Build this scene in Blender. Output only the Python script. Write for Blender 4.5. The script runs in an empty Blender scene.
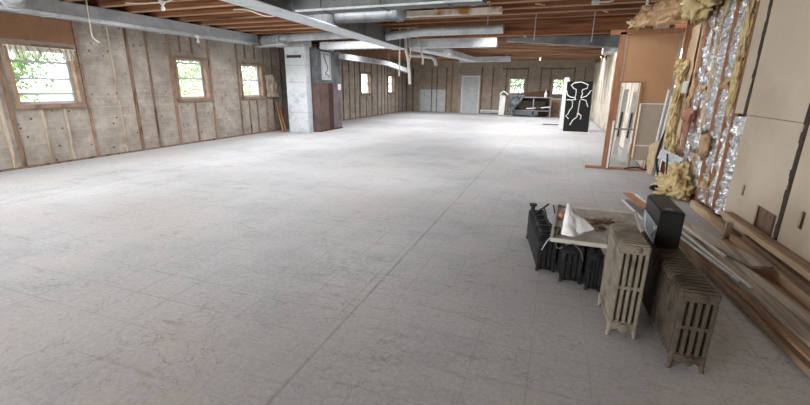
import bpy, bmesh, math, random
from mathutils import Vector, Matrix, noise
S = bpy.context.scene
C = S.collection
PI = math.pi

# ------------------------------------------------------------------ camera
p = math.atan(116/405); a = math.radians(20.0); r = math.radians(.57)
F = Vector((-math.sin(a)*math.cos(p), math.cos(a)*math.cos(p), -math.sin(p)))
r0 = Vector((math.cos(a), math.sin(a), 0)); u0 = r0.cross(F)
Rt = math.cos(r)*r0 + math.sin(r)*u0
U = Rt.cross(F)
cam = bpy.data.cameras.new('camera'); co = bpy.data.objects.new('camera', cam); C.objects.link(co)
cam.sensor_width = 36; cam.lens = 18; cam.clip_end = 200; cam.clip_start = .05
M = Matrix.Identity(4)
for i in range(3):
    M[i][0] = Rt[i]; M[i][1] = U[i]; M[i][2] = -F[i]
M[0][3], M[1][3], M[2][3] = 0, 0, 1.46
co.matrix_world = M
S.camera = co

# ------------------------------------------------------------------ light
S.view_settings.view_transform = 'Standard'
S.view_settings.look = 'None'
S.view_settings.gamma = 1
S.view_settings.use_curve_mapping = False
S.view_settings.exposure = 0.13
w = bpy.data.worlds.new('sky'); S.world = w; w.use_nodes = True
bg = w.node_tree.nodes['Background']
bg.inputs[0].default_value = (.93, .97, 1, 1)
bg.inputs[1].default_value = 7.0

def area(name, loc, target, sx, sy, power, col=(1, 1, 1)):
    l = bpy.data.lights.new(name, 'AREA'); l.shape = 'RECTANGLE'; l.size = sx; l.size_y = sy
    l.energy = power; l.color = col
    if name == 'added_bay_fill': l.spread = 2.55
    o = bpy.data.objects.new(name, l); C.objects.link(o); o.location = loc
    o.rotation_euler = (Vector(target)-Vector(loc)).to_track_quat('-Z', 'Y').to_euler()
    return o
# added fill light, unseen behind the photographer, warms the foreground
area('added_fill_behind', (-5.4, -3.2, 1.7), (-4.2, 10, 1.0), 6.0, 2.2, 320, (1, .95, .87))
# added fill light, unseen left of the photographer where the wall stops
area('added_fill_left', (-8.7, -1.1, 1.6), (0, 2.6, .6), 3.4, 1.8, 55, (.93, .96, 1))
# added fill lights hidden between the joists, no lamps belong there
for bx, by, bp_ in ((-6.9, 3.1, 60), (-3.6, 3.1, 22), (-6.6, 6.4, 72), (-3.0, 6.4, 70), (-6.4, 9.4, 85), (-.8, 11.4, 65), (-5.6, 11.0, 30), (.9, 11.6, 45), (-5.6, 13.3, 80), (-2.0, 14.2, 72),
                    (-5.8, 17.4, 90), (-1.6, 17.4, 90), (-6.2, 21.0, 80), (-2.0, 21.4, 80), (.4, 7.5, 22), (.5, 15.5, 70), (.5, 19.6, 70)):
    yb = -3.2+.6096*(round((by+3.2)/.6096-.5)+.5)
    area('added_bay_fill', (bx, yb, 2.935), (bx, yb, 0), 2.2, .22, bp_, (.97, .975, 1))

# ------------------------------------------------------------------ materials
def lin(c):
    if isinstance(c, str):
        c = c.lstrip('#'); c = [int(c[i:i+2], 16)/255 for i in (0, 2, 4)]
    return tuple(((v/12.92) if v <= .04045 else ((v+.055)/1.055)**2.4) for v in c)+(1,)

def mat(name, c1, c2=None, scale=8, rough=.8, metal=0, bump=.15, detail=6, stretch=None, spec=.3, c3=None, s3=1.5, bscale=None):
    m = bpy.data.materials.new(name); m.use_nodes = True
    nt = m.node_tree; N = nt.nodes; L = nt.links
    b = N['Principled BSDF']; b.inputs['Roughness'].default_value = rough; b.inputs['Metallic'].default_value = metal
    b.inputs['Specular IOR Level'].default_value = spec
    tc = N.new('ShaderNodeTexCoord'); mp = N.new('ShaderNodeMapping')
    L.new(tc.outputs['Object'], mp.inputs[0])
    if stretch: mp.inputs['Scale'].default_value = stretch
    n = N.new('ShaderNodeTexNoise'); n.inputs['Scale'].default_value = scale; n.inputs['Detail'].default_value = detail
    n.inputs['Roughness'].default_value = .65
    L.new(mp.outputs[0], n.inputs['Vector'])
    cr = N.new('ShaderNodeValToRGB'); L.new(n.outputs[0], cr.inputs[0])
    cr.color_ramp.elements[0].position = .32; cr.color_ramp.elements[1].position = .68
    cr.color_ramp.elements[0].color = lin(c1); cr.color_ramp.elements[1].color = lin(c2 or c1)
    out = cr.outputs[0]
    if c3:
        n2 = N.new('ShaderNodeTexNoise'); n2.inputs['Scale'].default_value = s3; n2.inputs['Detail'].default_value = 5
        L.new(mp.outputs[0], n2.inputs['Vector'])
        c_ = N.new('ShaderNodeValToRGB'); L.new(n2.outputs[0], c_.inputs[0])
        c_.color_ramp.elements[0].position = .52; c_.color_ramp.elements[1].position = .66
        mx = N.new('ShaderNodeMix'); mx.data_type = 'RGBA'
        L.new(c_.outputs[0], mx.inputs[0]); L.new(out, mx.inputs[6]); mx.inputs[7].default_value = lin(c3)
        out = mx.outputs[2]
    L.new(out, b.inputs['Base Color'])
    if bump:
        bp = N.new('ShaderNodeBump'); bp.inputs['Strength'].default_value = bump; bp.inputs['Distance'].default_value = .02
        nb = n
        if bscale:
            nb = N.new('ShaderNodeTexNoise'); nb.inputs['Scale'].default_value = bscale; nb.inputs['Detail'].default_value = 5
            L.new(mp.outputs[0], nb.inputs['Vector'])
        L.new(nb.outputs[0], bp.inputs['Height']); L.new(bp.outputs[0], b.inputs['Normal'])
    return m

def mixnode(nt, fac, a_, b_, mode='MIX'):
    mx = nt.nodes.new('ShaderNodeMix'); mx.data_type = 'RGBA'; mx.blend_type = mode
    for i, v in ((0, fac), (6, a_), (7, b_)):
        if hasattr(v, 'links'): nt.links.new(v, mx.inputs[i])
        else: mx.inputs[i].default_value = v
    return mx.outputs[2]
def ramp(nt, src, p0, p1, c0=(0, 0, 0, 1), c1=(1, 1, 1, 1)):
    cr = nt.nodes.new('ShaderNodeValToRGB'); nt.links.new(src, cr.inputs[0])
    e = cr.color_ramp.elements; e[0].position = p0; e[1].position = p1; e[0].color = c0; e[1].color = c1
    return cr.outputs[0]
def nz(nt, vec, scale, detail=6, rough=.6, dist=0):
    n = nt.nodes.new('ShaderNodeTexNoise'); n.inputs['Scale'].default_value = scale; n.inputs['Detail'].default_value = detail
    n.inputs['Roughness'].default_value = rough; n.inputs['Distortion'].default_value = dist
    nt.links.new(vec, n.inputs['Vector']); return n.outputs[0]

def floor_mat():
    m = bpy.data.materials.new('bare_concrete_floor'); m.use_nodes = True
    nt = m.node_tree; N = nt.nodes; L = nt.links; b = N['Principled BSDF']
    tc = N.new('ShaderNodeTexCoord'); v = tc.outputs['Object']
    c = ramp(nt, nz(nt, v, 1.1, 9, .68), .3, .7, lin('#a3a4a6'), lin('#c7c9cb'))
    fine = ramp(nt, nz(nt, v, 34, 8, .85), .34, .6, lin('#807c7a'), lin('#ffffff'))
    c = mixnode(nt, .42, c, fine, 'MULTIPLY')
    mp = N.new('ShaderNodeMapping'); mp.inputs['Scale'].default_value = (1, 5, 1); mp.inputs['Rotation'].default_value = (0, 0, .35)
    L.new(v, mp.inputs[0])
    streak = ramp(nt, nz(nt, mp.outputs[0], 1.6, 10, .72, 1.2), .56, .72)
    s2 = N.new('ShaderNodeMath'); s2.operation = 'MULTIPLY'; s2.inputs[1].default_value = .8; L.new(streak, s2.inputs[0])
    c = mixnode(nt, s2.outputs[0], c, lin('#8b827a'))
    # dark adhesive smudges
    sm = ramp(nt, nz(nt, v, 3.1, 12, .78, .8), .62, .74)
    s3 = N.new('ShaderNodeMath'); s3.operation = 'MULTIPLY'; s3.inputs[1].default_value = .75; L.new(sm, s3.inputs[0])
    c = mixnode(nt, s3.outputs[0], c, lin('#77706b'))
    # ghost grid of removed tiles
    br = N.new('ShaderNodeTexBrick'); br.offset = 0; br.inputs['Scale'].default_value = 1
    br.inputs['Brick Width'].default_value = .3048; br.inputs['Row Height'].default_value = .3048
    br.inputs['Mortar Size'].default_value = .007; br.inputs['Mortar Smooth'].default_value = .5
    L.new(v, br.inputs['Vector'])
    gm = N.new('ShaderNodeMath'); gm.operation = 'MULTIPLY'; L.new(br.outputs['Fac'], gm.inputs[0])
    L.new(ramp(nt, nz(nt, v, .9, 6), .4, .66, (.06, .06, .06, 1), (.5, .5, .5, 1)), gm.inputs[1])
    c = mixnode(nt, gm.outputs[0], c, lin('#827c78'))
    # the long saw-cut joint
    br2 = N.new('ShaderNodeTexBrick'); br2.offset = 0; br2.inputs['Scale'].default_value = 1
    br2.inputs['Brick Width'].default_value = 5.2; br2.inputs['Row Height'].default_value = 60
    br2.inputs['Mortar Size'].default_value = .012; br2.inputs['Mortar Smooth'].default_value = .3
    mp2 = N.new('ShaderNodeMapping'); mp2.inputs['Location'].default_value = (1.15, 30, 0); L.new(v, mp2.inputs[0]); L.new(mp2.outputs[0], br2.inputs['Vector'])
    g2 = N.new('ShaderNodeMath'); g2.operation = 'MULTIPLY'; L.new(br2.outputs['Fac'], g2.inputs[0])
    L.new(ramp(nt, nz(nt, v, 2.5, 6), .3, .7, (.1, .1, .1, 1), (.8, .8, .8, 1)), g2.inputs[1])
    c = mixnode(nt, g2.outputs[0], c, lin('#6f6966'))
    # hairline cracks
    vo = N.new('ShaderNodeTexVoronoi'); vo.feature = 'DISTANCE_TO_EDGE'; vo.inputs['Scale'].default_value = .55
    ad = N.new('ShaderNodeVectorMath'); ad.operation = 'ADD'
    nn = N.new('ShaderNodeTexNoise'); nn.inputs['Scale'].default_value = 2.5; nn.inputs['Detail'].default_value = 8; L.new(v, nn.inputs['Vector'])
    L.new(v, ad.inputs[0]); L.new(nn.outputs['Color'], ad.inputs[1]); L.new(ad.outputs[0], vo.inputs['Vector'])
    cr = ramp(nt, vo.outputs['Distance'], .0, .006, (.16, .16, .16, 1), (0, 0, 0, 1))
    c = mixnode(nt, cr, c, lin('#6b6460'))
    # crazed scratches and glue lines
    for sc_, am, wd in ((1.7, .7, .006), (4.5, .65, .009), (.8, .5, .003)):
        q = nz(nt, v, sc_, 5, .62, .4)
        d1 = N.new('ShaderNodeMath'); d1.operation = 'SUBTRACT'; d1.inputs[1].default_value = .5; L.new(q, d1.inputs[0])
        d2 = N.new('ShaderNodeMath'); d2.operation = 'ABSOLUTE'; L.new(d1.outputs[0], d2.inputs[0])
        ln = ramp(nt, d2.outputs[0], 0, wd, (am, am, am, 1), (0, 0, 0, 1))
        gg = N.new('ShaderNodeMath'); gg.operation = 'MULTIPLY'; L.new(ln, gg.inputs[0]); L.new(ramp(nt, nz(nt, v, .7+sc_*.3, 4), .45, .62), gg.inputs[1])
        c = mixnode(nt, gg.outputs[0], c, lin('#6e6862'))
    tan = ramp(nt, nz(nt, v, .55, 7, .7), .46, .66)
    tm = N.new('ShaderNodeMath'); tm.operation = 'MULTIPLY'; tm.inputs[1].default_value = .5; L.new(tan, tm.inputs[0])
    c = mixnode(nt, tm.outputs[0], c, lin('#9c9288'))
    L.new(c, b.inputs['Base Color']); b.inputs['Roughness'].default_value = .62; b.inputs['Specular IOR Level'].default_value = .35
    bp = N.new('ShaderNodeBump'); bp.inputs['Strength'].default_value = .25; bp.inputs['Distance'].default_value = .01
    L.new(nz(nt, v, 14, 9, .7), bp.inputs['Height']); L.new(bp.outputs[0], b.inputs['Normal'])
    return m

def block_mat(name, swap, base1, base2, white=.35):
    """painted block wall with adhesive dabs, nail holes; swap picks the wall's horizontal axis"""
    m = bpy.data.materials.new(name); m.use_nodes = True
    nt = m.node_tree; N = nt.nodes; L = nt.links; b = N['Principled BSDF']
    tc = N.new('ShaderNodeTexCoord'); sp = N.new('ShaderNodeSeparateXYZ'); cb = N.new('ShaderNodeCombineXYZ')
    L.new(tc.outputs['Object'], sp.inputs[0]); L.new(sp.outputs[1 if swap else 0], cb.inputs[0]); L.new(sp.outputs[2], cb.inputs[1])
    v = cb.outputs[0]
    c = ramp(nt, nz(nt, v, 2.2, 8, .7), .3, .7, lin(base1), lin(base2))
    br = N.new('ShaderNodeTexBrick'); br.inputs['Scale'].default_value = 1
    br.inputs['Brick Width'].default_value = .4; br.inputs['Row Height'].default_value = .2
    br.inputs['Mortar Size'].default_value = .008; br.inputs['Mortar Smooth'].default_value = .5
    L.new(v, br.inputs['Vector'])
    g = N.new('ShaderNodeMath'); g.operation = 'MULTIPLY'; L.new(br.outputs['Fac'], g.inputs[0])
    L.new(ramp(nt, nz(nt, v, 1.5, 4), .35, .65, (.0, .0, .0, 1), (.32, .32, .32, 1)), g.inputs[1])
    c = mixnode(nt, g.outputs[0], c, lin('#d2c9bd'))
    wv = ramp(nt, nz(nt, v, 4.3, 10, .8, .6), .6, .68)
    g1 = N.new('ShaderNodeMath'); g1.operation = 'MULTIPLY'; g1.inputs[1].default_value = white; L.new(wv, g1.inputs[0])
    c = mixnode(nt, g1.outputs[0], c, lin('#e6e0d6'))
    dk = ramp(nt, nz(nt, v, 1.9, 9, .75, .5), .6, .75)
    g3 = N.new('ShaderNodeMath'); g3.operation = 'MULTIPLY'; g3.inputs[1].default_value = .55; L.new(dk, g3.inputs[0])
    c = mixnode(nt, g3.outputs[0], c, lin('#6a5443'))
    vo = N.new('ShaderNodeTexVoronoi'); vo.inputs['Scale'].default_value = 5.5; vo.inputs['Randomness'].default_value = 1
    L.new(v, vo.inputs['Vector'])
    h = ramp(nt, vo.outputs['Distance'], .08, .13, (.85, .85, .85, 1), (0, 0, 0, 1))
    c = mixnode(nt, h, c, lin('#2c231c'))
    L.new(c, b.inputs['Base Color']); b.inputs['Roughness'].default_value = .9; b.inputs['Specular IOR Level'].default_value = .15
    bp = N.new('ShaderNodeBump'); bp.inputs['Strength'].default_value = .5; bp.inputs['Distance'].default_value = .02
    L.new(nz(nt, v, 9, 8, .7), bp.inputs['Height']); L.new(bp.outputs[0], b.inputs['Normal'])
    return m

M_ = {}
M_['floor'] = floor_mat()
M_['block_l'] = block_mat('painted_block_left', True, '#7d746a', '#b3aaa0', .8)
M_['block_b'] = block_mat('painted_block_back', False, '#8d8174', '#ae9f8f', .55)
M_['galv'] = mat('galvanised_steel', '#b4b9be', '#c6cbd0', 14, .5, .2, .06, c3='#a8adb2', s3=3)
M_['galv_dull_shaded'] = mat('dull_and_shaded_galvanised_steel', '#616466', '#727577', 9, .55, .3, .08, c3='#545658', s3=2)  # dull steel, also darkened to paint the shade on the trunk duct sides
M_['galv_light'] = mat('pale_and_lit_galvanised_steel', '#cbd2d8', '#e0e5e9', 30, .5, .12, .06, c3='#c0c8ce', s3=5)  # pale steel, also paints floor light under the trunk duct
M_['joist'] = mat('red_brown_joist', '#7b4c34', '#a06c4c', 5, .8, 0, .2, stretch=(.3, 6, 6), c3='#5b3a29', s3=2)
M_['strap'] = mat('pale_brown_nailing_strip', '#a07c60', '#bf9c7d', 4, .8, 0, .1, stretch=(.3, 6, 6), c3='#6e4e3a', s3=2)
M_['deck'] = mat('dark_subfloor', '#54362a', '#6f4a3a', 3, .85, 0, .2, stretch=(1, 5, 1), c3='#3f2a20', s3=2)
M_['stud'] = mat('red_brown_stud', '#865d45', '#aa7c5e', 6, .8, 0, .2, stretch=(6, 6, .5))
M_['strip'] = mat('brown_furring_strip', '#6e5a4b', '#877260', 9, .85, 0, .3, stretch=(4, 4, .7), c3='#4d3626', s3=2.5)
M_['strip_l'] = mat('pale_furring_strip', '#a39686', '#b8ab9b', 9, .85, 0, .3, stretch=(4, 4, .7), c3='#8b7763', s3=3)
M_['strip_r'] = mat('reddish_window_buck', '#826a59', '#9a8270', 7, .85, 0, .3, c3='#6f5645', s3=4)
M_['ply'] = mat('brown_plywood', '#7c5b43', '#8e6b50', 4, .75, 0, .1, c3='#6a4b36', s3=2)
M_['hard'] = mat('tan_hardboard', '#a37c5b', '#ae8866', 2.5, .7, 0, .05)
M_['greyb'] = mat('grey_gypsum_board', '#9b9082', '#aa9f91', 3, .8, 0, .05)
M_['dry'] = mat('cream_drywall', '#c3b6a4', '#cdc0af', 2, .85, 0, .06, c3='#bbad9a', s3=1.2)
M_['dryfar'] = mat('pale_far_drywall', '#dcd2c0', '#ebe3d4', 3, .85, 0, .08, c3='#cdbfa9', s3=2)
M_['white'] = mat('off_white_paint', '#d8d8d5', '#ecece9', 10, .5, 0, .05)
M_['doorw'] = mat('scuffed_pale_door_paint', '#c0c3c5', '#cfd2d4', 5, .6, 0, .08, c3='#bcbfc1', s3=6)
M_['vinyl'] = mat('white_vinyl_sash', '#b3b8bb', '#c3c8ca', 6, .4, 0, .0)
M_['black'] = mat('matt_black_panel', '#0f1011', '#15171a', 6, .5, 0, .05)
M_['blackp'] = mat('sooty_black_iron', '#141516', '#2b2d2f', 14, .45, .1, .3, c3='#3a3d40', s3=9)
M_['blackbox'] = mat('black_sheet_metal', '#17181a', '#232527', 9, .4, .2, .1)
M_['bluegrey'] = mat('blue_grey_sheet', '#7b848d', '#98a1a9', 12, .35, .4, .15, c3='#8d969d', s3=9)
M_['ironA'] = mat('taupe_painted_iron', '#7b7367', '#90887b', 16, .5, .15, .3, c3='#665d50', s3=7)
M_['ironB'] = mat('dark_brown_painted_iron', '#4b433a', '#61584e', 16, .5, .2, .3, c3='#38312a', s3=7)
M_['rust'] = mat('rusty_flaked_paint', '#c9c4b6', '#ded9cd', 6, .7, 0, .2, c3='#a0703c', s3=3)
M_['foil'] = mat('crumpled_foil', '#b4b9bd', '#fbfbfb', 12, .24, .85, 1.0, bscale=30)
M_['fiber'] = mat('yellow_fibreglass', '#c8b07c', '#e3d2a8', 13, 1, 0, 1.0, bscale=40, c3='#a48350', s3=6)
M_['kraft'] = mat('torn_kraft_paper', '#ad9070', '#c6ab8b', 7, .85, 0, .5, c3='#92714f', s3=4)
M_['tanpaper'] = mat('tan_kraft_facing', '#c4ab8a', '#d2bb9c', 4, .85, 0, .2)
M_['pink'] = mat('salmon_plastic', '#a0705f', '#b58676', 7, .7, 0, .3)
M_['plank1'] = mat('weathered_grey_plank', '#a0968b', '#bab0a4', 5, .8, 0, .2, stretch=(8, .6, 4), c3='#84786b', s3=1.6)
M_['plank4'] = mat('reddish_brown_plank', '#937860', '#ab9077', 5, .8, 0, .2, stretch=(8, .6, 4), c3='#7b6150', s3=1.6)
M_['plank5'] = mat('pale_weathered_plank', '#b5aca1', '#cdc4b8', 5, .8, 0, .2, stretch=(8, .6, 4), c3='#9d9388', s3=1.6)
M_['plank2'] = mat('brown_plank', '#846b56', '#9c836c', 5, .8, 0, .2, stretch=(8, .6, 4), c3='#6e5744', s3=1.6)
M_['plank3'] = mat('pale_pine_plank', '#c2a88c', '#d6bea0', 5, .75, 0, .15, stretch=(8, .6, 4), c3='#a3835f', s3=1.6)
M_['orange'] = mat('orange_board', '#a0714c', '#b5855f', 5, .7, 0, .1, stretch=(6, .8, 4))
M_['cabbrown'] = mat('brown_enamel_panel', '#5f4b46', '#6e5851', 6, .5, .1, .08, c3='#51403b', s3=2)
M_['cabdark'] = mat('dark_brown_enamel_panel', '#35241e', '#432f27', 6, .5, .1, .08)
M_['cabmauve'] = mat('mauve_brown_enamel_panel', '#655a5e', '#75696d', 6, .5, .1, .08, c3='#54474b', s3=2)
M_['tarp'] = mat('grey_tarpaulin', '#4b5053', '#6b7073', 8, .7, 0, .6)
M_['cloth'] = mat('sheer_cream_cloth', '#d8d0bd', '#e8e2d2', 12, .95, 0, .3)
M_['darkwood'] = mat('dark_stained_wood', '#3f2a1e', '#5a3d2b', 5, .6, 0, .1)
M_['grey'] = mat('grey_metal', '#84888b', '#9b9fa1', 8, .5, .3, .1)
M_['dark'] = mat('dark_gap', '#36302a', '#544b42', 12, .95, 0, .4)
M_['leaf'] = mat('green_leaf', '#5c7a4a', '#88a566', 3, .7, 0, 0)
M_['leaf2'] = mat('pale_green_leaf', '#7f9c66', '#aec28c', 3, .7, 0, 0)
M_['bark'] = mat('bark', '#4d4036', '#6a5a4c', 9, .9)
M_['grass'] = mat('lawn_grass', '#65764a', '#87936a', 2, .95, 0, .3)
M_['wire'] = mat('pale_cable', '#cfc8ba', '#dcd6c9', 4, .5, 0, 0)
M_['blackwire'] = mat('black_cable', '#1b1b1b', '#2a2a2a', 4, .4, 0, 0)
M_['bagw'] = mat('white_plastic_sheet', '#cfd2d6', '#f0f2f4', 9, .35, 0, .5)

def see(name, col, alpha, rough=.1):
    m = bpy.data.materials.new(name); m.use_nodes = True; nt = m.node_tree; N = nt.nodes; L = nt.links
    b = N['Principled BSDF']; out = N['Material Output']
    b.inputs['Base Color'].default_value = lin(col); b.inputs['Roughness'].default_value = rough
    t = N.new('ShaderNodeBsdfTransparent'); mx = N.new('ShaderNodeMixShader')
    tc = N.new('ShaderNodeTexCoord'); n = nz(nt, tc.outputs['Object'], 7, 5)
    f = ramp(nt, n, .3, .7, (alpha*.8,)*3+(1,), (min(1, alpha*1.2),)*3+(1,))
    L.new(f, mx.inputs[0]); L.new(t.outputs[0], mx.inputs[1]); L.new(b.outputs[0], mx.inputs[2]); L.new(mx.outputs[0], out.inputs[0])
    return m
M_['glass'] = see('window_glass', '#e8eef0', .07, .03)
M_['diffuser'] = see('clouded_clear_plastic', '#b3b0a8', .75, .35)
M_['rimp'] = mat('grey_plastic_rim', '#a9a69d', '#bbb8b0', 8, .4, 0, .05)
M_['sheer'] = see('sheer_curtain', '#eae4d6', .6, .9)
bulb = bpy.data.materials.new('lit_bulb'); bulb.use_nodes = True
bulb.node_tree.nodes['Principled BSDF'].inputs['Emission Color'].default_value = (1, .62, .3, 1)
bulb.node_tree.nodes['Principled BSDF'].inputs['Emission Strength'].default_value = 4

# ------------------------------------------------------------------ mesh helpers
def nb(): return bmesh.new()
def box(bm, x0, x1, y0, y1, z0, z1):
    vs = [bm.verts.new((x, y, z)) for x in (x0, x1) for y in (y0, y1) for z in (z0, z1)]
    for f in ((0, 1, 3, 2), (4, 6, 7, 5), (0, 4, 5, 1), (2, 3, 7, 6), (0, 2, 6, 4), (1, 5, 7, 3)):
        bm.faces.new([vs[i] for i in f])
    return vs
def bbox(bm, x0, x1, y0, y1, z0, z1, bv=.004, seg=2):
    vs = box(bm, x0, x1, y0, y1, z0, z1)
    es = set(e for v in vs for e in v.link_edges)
    bmesh.ops.bevel(bm, geom=list(es), offset=bv, segments=seg, affect='EDGES')
def bar(bm, p0, p1, w_, h_, up=(0, 0, 1), w2=None, h2=None):
    """rectangular bar from p0 to p1 (centre line)"""
    p0 = Vector(p0); p1 = Vector(p1); d = (p1-p0).normalized(); s = d.cross(Vector(up))
    if s.length < 1e-4: s = Vector((1, 0, 0))
    s.normalize(); u = s.cross(d).normalized(); w2 = w_ if w2 is None else w2; h2 = h_ if h2 is None else h2
    r_ = []
    for q, a_, b_ in ((p0, w_/2, h_/2), (p1, w2/2, h2/2)):
        r_.append([bm.verts.new(q+s*x*a_+u*y*b_) for x, y in ((-1, -1), (1, -1), (1, 1), (-1, 1))])
    A, B = r_
    bm.faces.new(A[::-1]); bm.faces.new(B)
    for i in range(4): bm.faces.new((A[i], A[(i+1) % 4], B[(i+1) % 4], B[i]))
def tube(bm, pts, rad, seg=10, cap=True, rads=None, sx=1):
    pts = [Vector(q) for q in pts]; rings = []
    n = len(pts); ref = None
    for i, q in enumerate(pts):
        d = (pts[min(i+1, n-1)]-pts[max(i-1, 0)]).normalized()
        if ref is None:
            ref = Vector((0, 0, 1)) if abs(d.z) < .9 else Vector((0, 1, 0))
        s = d.cross(ref)
        if s.length < 1e-4: s = d.cross(Vector((1, 0, 0)))
        s.normalize(); u = s.cross(d).normalized(); ref = u
        rr = rads[i] if rads else rad
        rings.append([bm.verts.new(q+(s*math.cos(t)*sx+u*math.sin(t))*rr) for t in [2*PI*k/seg for k in range(seg)]])
    for A, B in zip(rings, rings[1:]):
        for k in range(seg): bm.faces.new((A[k], A[(k+1) % seg], B[(k+1) % seg], B[k]))
    if cap: bm.faces.new(rings[0][::-1]); bm.faces.new(rings[-1])
def smooth_pts(pts, n=6):
    P = [Vector(q) for q in pts]; P = [P[0]]+P+[P[-1]]; out = []
    for i in range(1, len(P)-2):
        for k in range(n):
            t = k/n; a_, b_, c_, d_ = P[i-1:i+3]
            out.append(.5*((2*b_)+(c_-a_)*t+(2*a_-5*b_+4*c_-d_)*t*t+(3*b_-a_-3*c_+d_)*t**3))
    out.append(P[-2]); return out
def blob(bm, c, rx, ry, rz, amp=.25, freq=3, seed=0, sub=4, floor=None):
    b2 = bmesh.new(); bmesh.ops.create_icosphere(b2, subdivisions=sub, radius=1)
    for v in b2.verts:
        d = v.co.normalized()
        k = 1+amp*(noise.fractal(d*freq+Vector((seed*7.1, seed*3.3, seed)), 1, 2, 4)*1.6)
        v.co = Vector((c[0]+d.x*rx*k, c[1]+d.y*ry*k, c[2]+d.z*rz*k))
        if floor is not None and v.co.z < floor: v.co.z = floor
    merge(bm, b2)
def merge(bm, b2):
    me = bpy.data.meshes.new('tmp'); b2.to_mesh(me); b2.free(); bm.from_mesh(me); bpy.data.meshes.remove(me)
def sheet(bm, c00, c10, c01, c11, nx, ny, amp, freq=4, seed=0, thick=.004, fn=None):
    """crumpled sheet with real thickness between four corners"""
    c00, c10, c01, c11 = map(Vector, (c00, c10, c01, c11))
    nrm = (c10-c00).cross(c01-c00).normalized(); g = []
    for layer in (0, 1):
        rows = []
        for j in range(ny+1):
            row = []
            for i in range(nx+1):
                u_, v_ = i/nx, j/ny
                q = (c00*(1-u_)+c10*u_)*(1-v_)+(c01*(1-u_)+c11*u_)*v_
                k = noise.fractal(q*freq+Vector((seed*5.7, seed, -seed)), .9, 2.1, 4)*amp
                k += abs(noise.noise(q*freq*1.7+Vector((seed, 0, 0))))*amp*.8
                if fn: q = q+fn(u_, v_)
                row.append(bm.verts.new(q+nrm*(k+(thick if layer else 0))))
            rows.append(row)
        g.append(rows)
    for layer in (0, 1):
        R_ = g[layer]
        for j in range(ny):
            for i in range(nx):
                f = (R_[j][i], R_[j][i+1], R_[j+1][i+1], R_[j+1][i])
                bm.faces.new(f if layer else f[::-1])
    a_, b_ = g
    for j in range(ny):
        bm.faces.new((a_[j][0], a_[j+1][0], b_[j+1][0], b_[j][0])); bm.faces.new((a_[j][nx], b_[j][nx], b_[j+1][nx], a_[j+1][nx]))
    for i in range(nx):
        bm.faces.new((a_[0][i], b_[0][i], b_[0][i+1], a_[0][i+1])); bm.faces.new((a_[ny][i], a_[ny][i+1], b_[ny][i+1], b_[ny][i]))

def origin(par):
    o = Vector((0, 0, 0))
    while par is not None: o += par.location; par = par.parent
    return o
def obj(name, bm, m, parent=None, loc=(0, 0, 0), smooth=False, label=None):
    """links bm (given in world coordinates) as ONE object whose origin is loc"""
    bmesh.ops.recalc_face_normals(bm, faces=bm.faces)
    me = bpy.data.meshes.new(name)
    loc = Vector(loc) if parent is None else Vector((0, 0, 0))
    off = origin(parent)+loc
    bm.transform(Matrix.Translation(-off)); bm.to_mesh(me); bm.free()
    if smooth:
        for f in me.polygons: f.use_smooth = True
    me.materials.append(m if not isinstance(m, str) else M_[m])
    o = bpy.data.objects.new(name, me); C.objects.link(o); o.location = loc; o.parent = parent
    if label: o['label'] = label
    return o
def tag(o, label, cat, group=None, kind=None):
    o['label'] = label; o['category'] = cat
    if group: o['group'] = group
    if kind: o['kind'] = kind
    return o
def thing(name, loc, label, cat, group=None):
    o = bpy.data.objects.new(name, None); C.objects.link(o); o.location = loc; o.empty_display_size = .1
    return tag(o, label, cat, group)
def struct(name, bm, m):
    o = obj(name, bm, m); o['kind'] = 'structure'; return o
def dup(root, loc, label=None, group=None, rotz=None):
    r_ = root.copy(); C.objects.link(r_); r_.location = loc
    if rotz is not None: r_.rotation_euler = (0, 0, rotz)
    if label: r_['label'] = label
    if group: r_['group'] = group
    for ch in list(root.children):
        c_ = ch.copy(); C.objects.link(c_); c_.parent = r_
        for g_ in ch.children:
            d_ = g_.copy(); C.objects.link(d_); d_.parent = c_
    return r_
def holed(bm, axis, pos, th, u0_, u1_, z0, z1, holes):
    """wall slab with rectangular holes (u0,u1,z0,z1)"""
    us = sorted({u0_, u1_, *[h[0] for h in holes], *[h[1] for h in holes]})
    for a_, b_ in zip(us, us[1:]):
        hs = sorted([h for h in holes if h[0] <= a_+1e-6 and h[1] >= b_-1e-6], key=lambda h: h[2])
        z = z0; spans = []
        for h in hs:
            if h[2] > z: spans.append((z, h[2]))
            z = h[3]
        if z < z1: spans.append((z, z1))
        for s0, s1 in spans:
            if axis == 'x': box(bm, pos, pos+th, a_, b_, s0, s1)
            else: box(bm, a_, b_, pos, pos+th, s0, s1)

XL, XR, YB, ZJ, ZD = -8.76, 1.87, 24.3, 2.88, 3.12
Y0 = -3.6
# ------------------------------------------------------------------ floor, ceiling
bm = nb(); box(bm, XL-.3, 4.2, Y0, YB+.3, -.2, 0); struct('floor', bm, 'floor')
bm = nb(); box(bm, XL-.3, 4.2, Y0, YB+.3, ZD, ZD+.15); ceil = struct('ceiling', bm, 'deck')
ji = 0
y = -3.2
random.seed(3)
while y < YB-.1:
    bm = nb(); box(bm, XL-.02, 4.1, y-.02, y+.02, ZJ+random.uniform(-.004, .004), ZD); obj('joist', bm, 'joist', ceil)
    bm = nb(); box(bm, XL-.02, 4.1, y-.035, y+.035, ZJ-.024, ZJ-.006); obj('nailing_strip', bm, 'strap', ceil)
    y += .6096
bm = nb(); box(bm, -3.3, 4.1, 9.84, 9.96, 2.56, ZJ-.03); obj('beam', bm, 'joist', ceil)
for x in (-6.4, -1.9, -.2, .9):
    bm = nb()
    yy = -3.2
    while yy < YB-.8:
        bar(bm, (x, yy+.02, ZJ+.04), (x, yy+.5896, ZD-.04), .04, .02)
        yy += .6096
    obj('bridging', bm, 'joist', ceil)

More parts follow.
